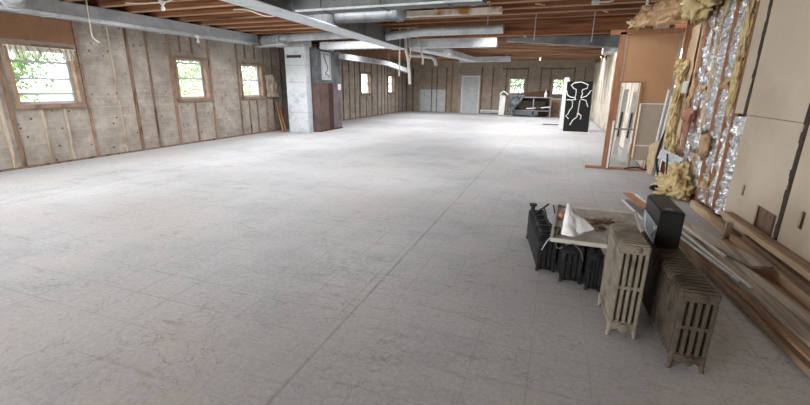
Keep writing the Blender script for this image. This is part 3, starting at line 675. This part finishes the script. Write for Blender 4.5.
for k, (y, m, lab) in enumerate(((10.72, 'orange', 'orange brown board leaning on the left wall beside the plenum, front one'), (10.95, 'orange', 'orange brown board leaning on the left wall beside the plenum, rear one'))):
    bm = nb(); bar(bm, (-8.27+k*.04, 11.12+k*.1, .012), (XL+.08, 11.42+k*.14, .86-k*.08), .14, .02, up=(1, .3, 0)); tag(obj('leaning_board', bm, m, None, loc=(-8.1, y+.3, 0)), lab, 'board')
bm = nb(); sheet(bm, (XL+.05, 11.0, 1.1), (XL+.1, 11.5, 1.1), (XL+.05, 10.95, 1.75), (XL+.1, 11.4, 1.8), 8, 8, .05, 5, 6); tag(obj('loose_batt', bm, 'strip_l', None, loc=(XL+.07, 11.2, 1.1)), 'pale loose batt hanging on the wall between third window and plenum', 'insulation')

# ------------------------------------------------------------------ things at the back
t = thing('black_panel_box', (.7, 15.6, 0), 'tall black box with a white line drawing on its front', 'box')
bm = nb()
vs = box(bm, .27, 1.08, 15.5, 15.8, .0, 1.68)
for v in vs:
    if v.co.z > 1: v.co.x -= .04
obj('body', bm, 'black', t)
bm = nb(); box(bm, 1.081, 1.1, 15.52, 15.8, 0, 1.62); obj('side_edge', bm, 'white', t)
def draw(line):
    P = [Vector((.24+(x-72-(28*(385-y)/345))/150*.81+.0, 15.492, 1.68*(385-y)/345)) for x, y in line]
    bm = nb(); tube(bm, P, .016, 6); return bm
for ln in ([(150, 165), (145, 148), (150, 130), (152, 95), (135, 85), (122, 65), (140, 50), (180, 43), (220, 62), (215, 85), (190, 95), (184, 110), (190, 118), (180, 150)],
           [(95, 100), (100, 130), (115, 145), (145, 150)], [(96, 165), (122, 165), (133, 178), (130, 215), (114, 240), (105, 265), (92, 275), (110, 297)],
           [(122, 168), (150, 160)], [(182, 150), (212, 138), (226, 120), (235, 102), (243, 98)], [(178, 158), (210, 166), (222, 210)],
           [(175, 165), (165, 250), (185, 275), (180, 298)], [(165, 250), (160, 282), (135, 306), (118, 340)], [(160, 258), (182, 268)]):
    obj('drawn_line', draw(ln), 'white', t)
bm = nb(); bar(bm, (.2, 16.4, 0), (.22, 16.5, 1.83), .16, .03, up=(0, 1, 0)); tag(obj('white_board', bm, 'white', None, loc=(.22, 16.4, 0)), 'narrow upright white board just left of the black box', 'board')

t = thing('workbench', (-1.4, 22.6, 0), 'cluttered grey workbench half covered with a tarp under the back windows', 'workbench')
bm = nb(); bbox(bm, -2.3, -.3, 22.3, 23.1, .96, 1.0, .006, 1); obj('top', bm, 'grey', t)
bm = nb(); box(bm, -.3, .2, 22.3, 22.9, .9, .94); obj('side_shelf', bm, 'grey', t)
for x in (-2.25, -1.2, -.36, .12):
    bm = nb(); box(bm, x, x+.05, 22.32, 22.37, 0, .9 if x > 0 else .96); obj('leg', bm, 'grey', t)
for x in (-2.25, -.36):
    bm = nb(); box(bm, x, x+.05, 23.0, 23.05, 0, .96); obj('leg', bm, 'grey', t)
bm = nb(); box(bm, -2.2, -.4, 22.34, 23.0, .3, .33); obj('lower_shelf', bm, 'grey', t)
bm = nb(); box(bm, -2.15, -.9, 22.32, 22.36, .08, .3); obj('skirt', bm, 'tarp', t)
bm = nb(); vs = box(bm, -2.3, -.45, 23.12, 23.2, 0, 1.35)
for v in vs:
    if v.co.z > 1 and v.co.x < -1: v.co.z = 1.12
tag(obj('brown_board', bm, 'darkwood', None, loc=(-1.4, 23.15, 0)), 'dark brown board standing behind the workbench, sloping up to the right', 'board')
bm = nb(); box(bm, -1.9, -.6, 22.5, 22.9, .34, .8); tag(obj('dark_crate', bm, 'dark', None, loc=(-1.2, 22.7, .34)), 'dark crate on the lower shelf of the workbench', 'crate')
bm = nb(); sheet(bm, (-2.5, 22.2, .05), (-1.9, 22.22, .6), (-2.35, 22.26, 1.12), (-1.6, 22.26, 1.1), 12, 14, .08, 4, 4); tag(obj('tarpaulin', bm, 'tarp', None, loc=(-2.1, 22.2, .05)), 'dark grey tarp draped over the left end of the workbench', 'tarp')
t = thing('bottle', (-.62, 22.45, 1.0), 'white bottle standing on the workbench between the two back windows', 'bottle')
bm = nb(); tube(bm, [(-.62, 22.45, 1.0), (-.62, 22.45, 1.2), (-.62, 22.45, 1.26), (-.62, 22.45, 1.34)], .05, 12, rads=[.07, .07, .03, .025]); obj('body', bm, 'white', t)
bm = nb(); tube(bm, [(-.62, 22.45, 1.34), (-.62, 22.45, 1.38)], .03, 10); obj('cap', bm, 'grey', t)
for x0, z, lab in ((-1.2, .36, 'white flat scrap on the front of the workbench lower shelf'), (-.75, .4, 'white rolled sheet leaning on the workbench lower shelf')):
    bm = nb(); bar(bm, (x0-.3, 22.41, z+.06), (x0+.4, 22.41, z+.12), .07, .05); tag(obj('paper_roll', bm, 'white', None, loc=(x0, 22.4, z-.03)), lab, 'sheet')
t = thing('heater_casing', (-2.75, 22.8, 0), 'white upright panel with a bent white pipe left of the workbench', 'panel')
bm = nb(); bar(bm, (-2.82, 22.8, .03), (-2.8, 22.9, 1.05), .3, .06, up=(0, 1, 0)); obj('panel', bm, 'white', t)
bm = nb(); tube(bm, smooth_pts([(-2.92, 22.75, .9), (-2.9, 22.75, 1.15), (-2.75, 22.75, 1.25), (-2.6, 22.75, 1.15), (-2.5, 22.75, 1.08)]), .03, 8); obj('pipe', bm, 'white', t, smooth=True)
t = thing('baseboard_heater', (-3.6, 24.1, 0), 'long low white baseboard heater along the back wall right of the door', 'heater')
bm = nb(); bbox(bm, -4.2, -2.95, 24.15, 24.27, .04, .2, .01, 1); obj('cover', bm, 'white', t)
bm = nb(); box(bm, -3.6, -3.0, 24.16, 24.25, .0, .04); obj('base', bm, 'dark', t)
bm = nb(); box(bm, -4.15, -3.0, 24.14, 24.149, .09, .11); obj('slot', bm, 'dark', t)
bm = nb(); box(bm, -.5, .12, 17.9, 18.0, 0, .03); tag(obj('dark_plank', bm, 'darkwood', None, loc=(-.2, 17.95, 0)), 'short dark plank lying on the floor left of the black box', 'plank')
bm = nb(); box(bm, -.35, .4, 23.3, 23.8, 0, .85); tag(obj('brown_cabinet', bm, 'plank2', None, loc=(0, 23.2, 0)), 'brown cabinet under the right back window behind the black box', 'cabinet')

# ------------------------------------------------------------------ insulation heap and wall clutter
def batt(label, parts, loc, m='fiber', name='insulation_batt', cat='insulation'):
    bm = nb()
    for k, (c_, rx, ry, rz, am) in enumerate(parts): blob(bm, c_, rx, ry, rz, am, 2.6, seed=k+len(parts)+c_[1], sub=4, floor=.004)
    return tag(obj(name, bm, m, None, loc=loc, smooth=True), label, cat)
batt('torn yellow fibreglass batt hanging from the top of the studs, above the silver foil', [((1.64, 6.95, 2.58), .14, .36, .17, .5), ((1.68, 6.5, 2.66), .11, .3, .13, .5), ((1.7, 7.25, 2.52), .09, .2, .09, .5), ((1.74, 6.0, 2.62), .07, .3, .12, .5)], (1.72, 6.9, 2.45))
bm = nb()
sheet(bm, (1.0, 8.3, 2.46), (1.76, 8.05, 2.46), (1.15, 8.25, 2.78), (1.72, 7.75, 2.8), 22, 14, .12, 5, 4); sheet(bm, (1.3, 8.2, 2.48), (1.76, 7.95, 2.46), (1.4, 8.15, 2.78), (1.72, 7.75, 2.78), 16, 14, .1, 6, 8)
tag(obj('torn_paper', bm, 'kraft', None, loc=(1.5, 8.1, 2.46)), 'crumpled torn tan paper piled on the partition header', 'paper')
batt('small yellow fibreglass tuft on the partition header left end', [((1.12, 8.3, 2.53), .1, .06, .07, .7), ((1.3, 8.25, 2.6), .07, .06, .1, .7)], (1.1, 8.3, 2.44))
batt('large yellow fibreglass heap on the floor against the studs', [((1.72, 6.62, .16), .14, .22, .2, .5), ((1.66, 6.9, .1), .13, .16, .12, .5), ((1.74, 6.4, .1), .1, .15, .13, .5), ((1.76, 6.75, .3), .1, .14, .12, .6), ((1.6, 6.55, .06), .12, .14, .07, .6)], (1.7, 6.65, 0))
batt('greenish yellow fibreglass strip hanging beside the partition edge', [((1.78, 7.85, 1.75), .06, .14, .12, .6), ((1.78, 7.78, 1.5), .05, .07, .25, .5), ((1.78, 7.82, 1.15), .05, .07, .25, .5), ((1.77, 7.8, .8), .05, .06, .25, .5), ((1.78, 8.0, 1.85), .05, .1, .06, .6)], (1.78, 7.85, .5))
batt('yellow fibreglass slab standing on the floor under the white outlet box', [((1.8, 7.55, .35), .05, .06, .36, .3), ((1.79, 7.4, .25), .05, .05, .26, .3)], (1.8, 7.5, 0))
batt('thin yellow fibreglass edge hanging left of the cream drywall', [((1.84, 5.72, 1.55), .03, .05, .35, .5), ((1.84, 5.74, 2.1), .03, .05, .25, .5)], (1.84, 5.7, 1.2))
bm = nb(); blob(bm, (1.78, 7.0, 1.1), .06, .13, .11, .5, 2.5, 3, 3); blob(bm, (1.78, 6.95, .93), .04, .06, .12, .4, 2.5, 5, 3)
tag(obj('salmon_wrap', bm, 'pink', None, loc=(1.78, 7, .85), smooth=True), 'salmon pink wrapped bundle hanging on the foil', 'bundle')
bm = nb(); blob(bm, (1.8, 6.15, .78), .05, .1, .16, .3, 2, 9, 3); tag(obj('tan_bag', bm, 'kraft', None, loc=(1.8, 6.15, .62), smooth=True), 'tan paper lump hanging on a stud near the drywall edge', 'paper')
bm = nb(); blob(bm, (1.8, 6.45, .8), .05, .13, .17, .4, 2, 19, 3); tag(obj('foil_lump', bm, 'foil', None, loc=(1.8, 6.45, .62), smooth=True), 'crumpled silver foil lump left of the tan paper lump', 'foil')
t = thing('outlet_box', (1.83, 7.62, 1.4), 'small white electrical box on the stud beside the partition', 'electrical box')
bm = nb(); bbox(bm, 1.8, 1.86, 7.57, 7.69, 1.4, 1.58, .008); obj('box', bm, 'white', t)
bm = nb(); box(bm, 1.795, 1.8, 7.6, 7.66, 1.43, 1.55); obj('cover_plate', bm, 'white', t)
for k, (x, y, lab) in enumerate(((1.7, 8.15, 'grey metal conduit leaning against the partition edge, leftmost of three'), (1.74, 8.05, 'grey metal conduit leaning against the partition edge, middle of three'), (1.78, 7.98, 'grey metal conduit leaning against the partition edge, rightmost of three'))):
    bm = nb(); tube(bm, [(x-.05, y, .005), (x+.04, y+.05, 1.45-.1*k)], .018, 10); tag(obj('metal_conduit', bm, 'galv_light', None, loc=(x-.05, y, 0)), lab, 'pipe')
hose('black_hose', 'black hose arching from the fibreglass heap up beside the partition', [(1.75, 7.9, .02), (1.68, 7.9, .3), (1.7, 7.95, .55), (1.76, 8.0, .8)], .018, 'blackwire', 'hose')
hose('looped_wire', 'dark wire looping over the yellow fibreglass heap', [(1.76, 7.7, .3), (1.68, 7.4, .52), (1.64, 7.1, .5), (1.62, 6.9, .3), (1.6, 6.7, .1)], .012, 'blackwire', 'wire')
t = thing('metal_bin', (1.66, 7.0, .2), 'crumpled grey sheet metal piece on top of the fibreglass heap', 'sheet metal')
bm = nb(); sheet(bm, (1.55, 7.25, .42), (1.72, 6.75, .36), (1.62, 7.3, .56), (1.78, 6.8, .5), 10, 6, .05, 6, 3); obj('sheet', bm, 'galv', t)
bm = nb(); tube(bm, [(1.56, 7.25, .44), (1.72, 6.75, .37)], .012, 8); obj('rim', bm, 'galv_light', t)
t = thing('black_fitting', (1.52, 6.8, 0), 'small black plastic fitting lying on the floor left of the fibreglass heap', 'fitting')
bm = nb(); blob(bm, (1.5, 6.85, .035), .06, .05, .04, .4, 3, 2, 3, .003); obj('body', bm, 'blackp', t)
bm = nb(); bar(bm, (1.5, 6.85, .02), (1.68, 6.72, .02), .04, .02); obj('tail', bm, 'darkwood', t)
bm = nb(); tube(bm, smooth_pts([(1.25, 8.2, .06), (1.45, 8.2, .1), (1.6, 8.22, .06), (1.75, 8.25, .12)]), .014, 8); tag(obj('loose_cable', bm, 'blackwire', None, loc=(1.5, 8.2, .05), smooth=True), 'dark cable tangled along the foot of the partition', 'cable')
bm = nb(); sheet(bm, (1.62, 8.3, .03), (1.66, 7.98, .02), (1.64, 8.3, .5), (1.7, 8.0, .62), 6, 12, .03, 6, 5); tag(obj('tan_cardboard', bm, 'tanpaper', None, loc=(1.74, 8, 0)), 'tan cardboard strip propped in the partition corner', 'cardboard')

# ------------------------------------------------------------------ radiators
def section(parent, x0, x1, y, th, H, cols, m, feet, face, hub=True):
    """one cast iron column section as a single mesh, y its centre"""
    w_ = x1-x0; bm = nb(); pw = w_/cols; xc = (x0+x1)/2; fz = .035
    hb, ht = .105 if H > .4 else .045, .07
    cw = .3 if H > .4 else .42
    if H < .4: fz = .018
    for k in range(cols):
        x = x0+pw*(k+.5)
        bbox(bm, x-pw*cw, x+pw*cw, y-th*.41, y+th*.41, hb-.01, H-ht+.01, pw*.14, 2)
    bbox(bm, x0+pw*.08, x1-pw*.08, y-th*.37, y+th*.37, H-ht, H-.004, .01, 2)
    bbox(bm, x0+pw*.1, x1-pw*.1, y-th*.4, y+th*.4, hb*.5, hb, .008, 2)
    tube(bm, [(xc, y-th*.5, H-.04), (xc, y+th*.5, H-.04)], .016, 8)
    bbox(bm, x0+pw*.12, x1-pw*.12, y-th*.4, y+th*.4, H*.52, H*.52+.022, .006, 1)
    if feet:
        for s, x in ((-1, x0+pw*.42), (1, x1-pw*.42)):
            tube(bm, [(x, y, hb), (x, y, hb*.5), (x+s*.002, y, .022), (x+s*.008, y, .001)], .02, 8, rads=[.015, .016, .012, .013])
            tube(bm, smooth_pts([(x+s*.004, y, .022), (x-s*.014, y, hb*.42), (x-s*.04, y, hb*.55)], 3), .008, 6)
    o = obj('section', bm, m, parent)
    if face:
        for z in (H-.035, fz+(.034 if H > .4 else .024)):
            b2 = nb(); tube(b2, [(xc, y, z), (xc, y+face*(th*.42+.012), z)], .022 if z > .2 else (.026 if H > .4 else .014), 16)
            obj('plug', b2, m, o)
            b2 = nb(); tube(b2, [(xc, y+face*(th*.42+.012), z), (xc, y+face*(th*.42+.02), z)], .011, 6); obj('plug_nut', b2, m, o)
    return o
def radiator(label, x0, x1, ynear, n, pitch, H, cols, m, rot=0, name='radiator'):
    xc = (x0+x1)/2; yc = ynear+n*pitch/2
    t = thing(name, (xc, ynear, 0), label, 'radiator')
    for k in range(n):
        section(t, x0, x1, ynear+pitch*(k+.5), pitch, H, cols, m, k in (0, n-1), -1 if k == 0 else (1 if k == n-1 else 0))
    t.rotation_euler = (0, 0, rot)
    return t
radiator('tall taupe cast iron radiator, the lighter one in front of the plastic tray', .425, .59, 2.47, 10, .04, .61, 5, 'ironA', rot=.05)
radiator('long low dark brown cast iron radiator carrying the black box', .705, .88, 2.25, 23, .042, .475, 5, 'ironB', rot=.045)
for k, (x0, wd, yn, n, rot, lab) in enumerate(((-.03, .15, 3.26, 16, .17, 'sooty black radiator farthest left, wires on its top'), (.15, .16, 3.12, 15, .1, 'middle black radiator under the plastic tray'), (.335, .1, 3.04, 15, .07, 'black radiator half hidden behind the tall taupe radiator'))):
    t = radiator(lab, x0, x0+wd, yn, n, .05, .31, 4, 'blackp', rot=rot, name='radiator')
    for s in (0, 1):
        bm = nb(); bar(bm, (x0+.03+(wd-.06)*s, yn+.02, .315), (x0+.03+(wd-.06)*s, yn+n*.05-.02, .315), .018, .012); obj('top_rail', bm, 'blackp', t)
    for q in range(5):
        bm = nb(); bar(bm, (x0+.02, yn+.06+.15*q, .325), (x0+wd-.02, yn+.09+.15*q, .325), .014, .01); obj('cross_tie', bm, 'blackp', t)
    continue
    t = None
hose('black_wire_loop', 'black wire looping over the leftmost black radiator', [(-.1, 3.75, .34), (-.02, 3.7, .42), (.02, 3.55, .36), (.08, 3.45, .34), (.12, 3.3, .38), (.1, 3.24, .3)], .007, 'blackwire', 'wire')
hose('grey_wire_tangle', 'thin grey wires hanging over the front of the black radiators', [(.05, 3.3, .32), (.08, 3.2, .36), (.12, 3.22, .24), (.2, 3.1, .34), (.27, 3.07, .3), (.3, 3.08, .22)], .004, 'galv_dull_shaded', 'wire')
hose('silver_wire', 'short silver wire poking up at the front end of the leftmost black radiator', [(-.0, 3.24, .2), (.04, 3.22, .3), (.1, 3.28, .36)], .004, 'galv', 'wire')
bm = nb(); tube(bm, [(-.1, 3.86, .31), (.02, 3.98, .39)], .008, 8); tag(obj('thin_rod', bm, 'blackwire', None, loc=(-.1, 3.86, .31)), 'thin dark rod slanting up from the far end of the leftmost black radiator', 'rod')
t = thing('valve', (-.12, 3.98, .3), 'small black valve on the far end of the leftmost black radiator', 'valve')
bm = nb(); tube(bm, [(-.12, 3.95, .3), (-.12, 3.95, .37)], .02, 10); obj('stem', bm, 'blackp', t)
bm = nb(); tube(bm, [(-.12, 3.95, .365), (-.12, 3.95, .385)], .035, 10); obj('handle', bm, 'blackp', t)
bm = nb(); tube(bm, [(.1, 3.72, .3), (.06, 3.84, .42)], .007, 8); tag(obj('dark_rod', bm, 'blackwire', None, loc=(.1, 3.72, .3)), 'short dark rod sticking up behind the white sheet', 'rod')
bm = nb(); blob(bm, (.14, 3.7, .36), .03, .03, .05, .3, 3, 4, 3); tag(obj('rusty_knob', bm, 'pink', None, loc=(.14, 3.7, .31), smooth=True), 'rust coloured knob beside the white crumpled sheet', 'knob')
# clear plastic tray
t = thing('plastic_tray', (.38, 3.6, .335), 'clouded clear plastic light cover lying across the black radiators', 'tray')
T = [(.06, 3.1), (.72, 3.1), (.78, 4.1), (.1, 4.1)]
bm = nb(); bar(bm, (.4, 3.1, .34), (.43, 4.1, .34), .68, .006); obj('base', bm, 'diffuser', t)
for i, (wd, ht) in enumerate(((.012, .03),)*4):
    a_, b_ = T[i], T[(i+1) % 4]
    bm = nb(); bar(bm, (a_[0], a_[1], .352), (b_[0], b_[1], .352), .02, .03); obj('rim', bm, 'rimp', t)
for k in range(4):
    bm = nb(); bar(bm, (.15+.15*k, 3.2, .347), (.18+.15*k, 4.0, .347), .008, .008); obj('rib', bm, 'diffuser', t)
random.seed(4)
for k, (x, y, s, lab) in enumerate(((.36, 3.65, .05, 'rusty brown debris clump in the plastic tray, left one'), (.5, 3.72, .04, 'rusty brown debris clump in the plastic tray, right one'), (.42, 3.5, .035, 'small brown debris flake in the plastic tray near the white sheet'))):
    bm = nb(); blob(bm, (x, y, .358), s*1.5, s, .02, .5, 3, k+3, 3); tag(obj('debris', bm, 'plank2', None, loc=(x, y, .345), smooth=True), lab, 'debris')
bm = nb(); tube(bm, smooth_pts([(.3, 3.6, .36), (.45, 3.75, .37), (.6, 3.7, .37), (.66, 3.85, .37), (.58, 3.95, .37)]), .008, 6); tag(obj('curled_cord', bm, 'strip_l', None, loc=(.45, 3.7, .355), smooth=True), 'dull tan cord curled in the plastic tray', 'cord')
# white crumpled sheet on tray
bm = nb()
def fold(u_, v_): return Vector((0, -.06*math.sin(PI*u_)*(1-v_), 0))
sheet(bm, (.13, 3.22, .36), (.29, 3.27, .365), (.15, 3.42, .55), (.165, 3.43, .56), 16, 16, .02, 7, 3, .004, fold)
sheet(bm, (.25, 3.23, .362), (.37, 3.28, .42), (.16, 3.42, .555), (.22, 3.42, .5), 12, 12, .02, 7, 6, .004)
tag(obj('white_sheet', bm, 'bagw', None, loc=(.2, 3.3, .36), smooth=True), 'shiny white crumpled sheet standing in a peak on the plastic tray', 'sheet')
# black box on radiator B
t = thing('black_box', (.75, 3.1, .475), 'black sheet metal box with a blue grey end sitting on the long dark radiator', 'box')
bm = nb(); bbox(bm, .685, .82, 2.86, 3.3, .478, .72, .008); obj('casing', bm, 'blackbox', t)
bm = nb(); bbox(bm, .678, .684, 2.875, 3.28, .485, .615, .002, 1); obj('side_plate', bm, 'bluegrey', t, label='blue grey lower side plate')
bm = nb(); tube(bm, [(.675, 2.9+.15*(1-math.cos(q)), .6-.1*math.sin(q)) for q in [PI*k/16 for k in range(17)]], .004, 6); obj('curved_bead', bm, 'galv', t)
bm = nb(); box(bm, .69, .815, 2.855, 2.86, .49, .71); obj('end_plate', bm, 'blackbox', t)
bm = nb(); box(bm, .72, .76, 2.9, 2.93, .72, .722); obj('label_scrap', bm, 'grey', t)

# ------------------------------------------------------------------ lumber pile
def plank(label, p0, p1, w_, h_, m, name='plank', roll=0):
    p0 = Vector(p0); p1 = Vector(p1); bm = nb()
    n = 14; d = (p1-p0).normalized(); s = d.cross(Vector((math.sin(roll), 0, math.cos(roll)))).normalized(); u = s.cross(d); R_ = []
    sd = len(label)+p0.x*10
    for i in range(n+1):
        q = p0.lerp(p1, i/n)+s*noise.noise(Vector((sd, i*.4, 0)))*.006+u*noise.noise(Vector((sd, i*.3, 5)))*.004
        ww = w_/2*(1+.03*noise.noise(Vector((sd, i*.9, 9))))
        R_.append([bm.verts.new(q+s*x*ww+u*y*h_/2) for x, y in ((-1, -1), (1, -1), (1, 1), (-1, 1))])
    bm.faces.new(R_[0][::-1]); bm.faces.new(R_[-1])
    for A_, B_ in zip(R_, R_[1:]):
        for i in range(4): bm.faces.new((A_[i], A_[(i+1) % 4], B_[(i+1) % 4], B_[i]))
    mid = (p0+p1)/2
    o = obj(name, bm, m, None, loc=(mid.x, mid.y, mid.z-h_/2)); return tag(o, label, 'plank')

def ep(e, Y, z): return (1.30+(3.43-Y)*.097+e, Y, z)
plank('brown plywood sheet lying flat on the floor under the planks by the drywall', (1.66, 1.2, .01), (1.63, 4.7, .01), .28, .018, 'hard', 'plywood_sheet')
plank('lowest brown plank along the outer left edge of the pile', ep(.045, 1.2, .022), ep(.045, 5.4, .022), .085, .04, 'plank2')
plank('thin brown plank second from the outer edge of the pile', ep(.085, 1.2, .054), ep(.085, 5.7, .054), .09, .018, 'plank4')
plank('grey plank with a ragged edge lying on top near the outer edge of the pile', ep(.155, 1.6, .078), ep(.15, 5.3, .078), .11, .024, 'plank1')
plank('wide weathered grey plank in the middle of the pile', ep(.265, 1.7, .075), ep(.256, 5.0, .075), .085, .024, 'plank5')
plank('narrow grey plank right of the wide weathered one', ep(.345, 1.3, .06), ep(.32, 4.3, .06), .05, .022, 'plank1')
plank('brown plank under the wide weathered grey one', ep(.22, 1.3, .034), ep(.2, 5.2, .034), .12, .028, 'plank2')
plank('pale plank lying slanted across the far part of the pile toward the drywall', (1.66, 3.75, .107), (1.27, 4.95, .107), .17, .02, 'plank5')
plank('orange board at the far left tip of the pile', ep(.0, 5.3, .1), ep(-.02, 6.1, .08), .1, .016, 'orange', 'board')
plank('pale pine board on edge along the wall foot, reaching farthest toward the fibreglass heap', (1.795, 1.6, .05), (1.76, 6.0, .045), .035, .088, 'plank3')
plank('brown board between the pine board and the wall, near the fibreglass heap', (1.84, 4.6, .04), (1.835, 5.9, .04), .05, .05, 'plank2')
plank('reddish brown board propped highest along the drywall', (1.82, 1.6, .26), (1.825, 5.05, .2), .075, .03, 'plank4')
plank('pale board edge propped in front of the reddish brown one', (1.765, 1.6, .245), (1.775, 5.1, .185), .02, .045, 'plank3')
plank('brown board below the propped pale board', (1.79, 1.6, .15), (1.8, 4.5, .12), .05, .04, 'plank2')
bm = nb(); bar(bm, (1.735, 4.72, .0), (1.735, 4.72, .19), .05, .04, up=(0, 1, 0)); tag(obj('wood_block', bm, 'strip_l', None, loc=(1.735, 4.72, 0)), 'short upright wood block propping the boards beside the drywall', 'block')
def rod(label, p0, p1, w_, h_, m='white', name='trim_strip', cat='strip'):
    bm = nb(); bar(bm, p0, p1, w_, h_); q = (Vector(p0)+Vector(p1))/2; return tag(obj(name, bm, m, None, loc=q), label, cat)
rod('longest thin white strip on the pile, passing the black box', ep(.06, 6.0, .1), ep(.12, 3.3, .1), .02, .014)
rod('second thin white strip at the far left tip of the pile', ep(-.09, 6.0, .01), ep(-.05, 4.2, .01), .022, .014)
rod('short thin white strip lying diagonal on top of the slanted plank', (1.29, 4.9, .125), (1.44, 3.85, .125), .024, .014)
rod('bright white strip edge near the outer right corner of the pile', ep(.335, 2.9, .07), ep(.335, 1.9, .07), .014, .014)
rod('grey metal strip lying on the pile beside the black box', ep(.0, 5.2, .07), ep(.09, 3.4, .1), .02, .012, 'galv_light')

# ------------------------------------------------------------------ outside
bm = nb(); box(bm, -60, XL-.32, -20, 60, .55, .6); g = struct('ground_left', bm, 'grass')
bm = nb(); box(bm, XL-.3, 30, YB+.5, 60, .55, .6); struct('ground_back', bm, 'grass')
def shrub(label, x, y, h_, r_, m, seed, n=3600):
    random.seed(seed); t = thing('leafy_tree', (x, y, .6), label, 'tree', None)
    bm = nb()
    for i in range(n):
        d = Vector((random.gauss(0, 1), random.gauss(0, 1), random.gauss(0, 1))).normalized()*random.uniform(.55, 1)
        k = 1+.35*noise.noise(d*2+Vector((seed, 0, 0)))
        q = Vector((x+d.x*r_*k, y+d.y*r_*k, .9+h_*.5+d.z*h_*.5*k))
        a_ = Vector((random.gauss(0, 1), random.gauss(0, 1), random.gauss(0, 1))).normalized(); b_ = a_.orthogonal().normalized(); s = random.uniform(.05, .12)
        bm.faces.new([bm.verts.new(q+a_*s), bm.verts.new(q+b_*s*.5), bm.verts.new(q-a_*s), bm.verts.new(q-b_*s*.5)])
    me = bpy.data.meshes.new('foliage'); off = Vector((x, y, .6)); bm.transform(Matrix.Translation(-off)); bm.to_mesh(me); bm.free(); me.materials.append(M_[m])
    o = bpy.data.objects.new('foliage', me); C.objects.link(o); o.parent = t
    bm = nb(); tube(bm, [(x, y, .6), (x+.05, y, .9+h_*.5)], .09, 8, rads=[.12, .06]); obj('trunk', bm, 'bark', t)
for k, (x, y, h_, r_, m, lab) in enumerate(((-15.2, 5.8, 3.6, 1.8, 'leaf2', 'leafy green tree outside the nearest left window'), (-19.5, 9.6, 4.0, 1.8, 'leaf', 'darker tree outside right half of the nearest left window'), (-17.5, 15.4, 3.4, 2.2, 'leaf2', 'pale tree outside the second left window'),
        (-19, 21.5, 3.6, 2.3, 'leaf2', 'pale tree outside the third left window'), (-3.3, 30, 3.0, 2.0, 'leaf', 'green tree outside the left back window'), (.9, 30, 3.2, 2.0, 'leaf', 'green tree outside the right back window'))):
    shrub(lab, x, y, h_, r_, m, k+1)

# things that come in numbers share a group
GROUPS = {'plank': 'planks in the lumber pile', 'trim_strip': 'thin strips on the lumber pile', 'metal_conduit': 'conduits leaning by the partition', 'lamp_holder': 'lamp holders under the joists',
          'junction_box': 'junction boxes on the joists', 'leafy_tree': 'trees outside the windows', 'insulation_batt': 'yellow fibreglass pieces', 'wood_scrap': 'scraps hanging under the joists',
          'debris': 'debris in the plastic tray', 'paper_roll': 'white scraps on the workbench shelf', 'radiator': 'old cast iron radiators on the floor'}
for o in list(S.objects):
    if o.parent is None and o.get('label'):
        g_ = GROUPS.get(o.name.split('.')[0])
        if o.name.split('.')[0] == 'leaning_board':
            g_ = 'boards behind the partition gap' if 'partition' in o['label'] else 'orange boards beside the plenum'
        if g_: o['group'] = g_
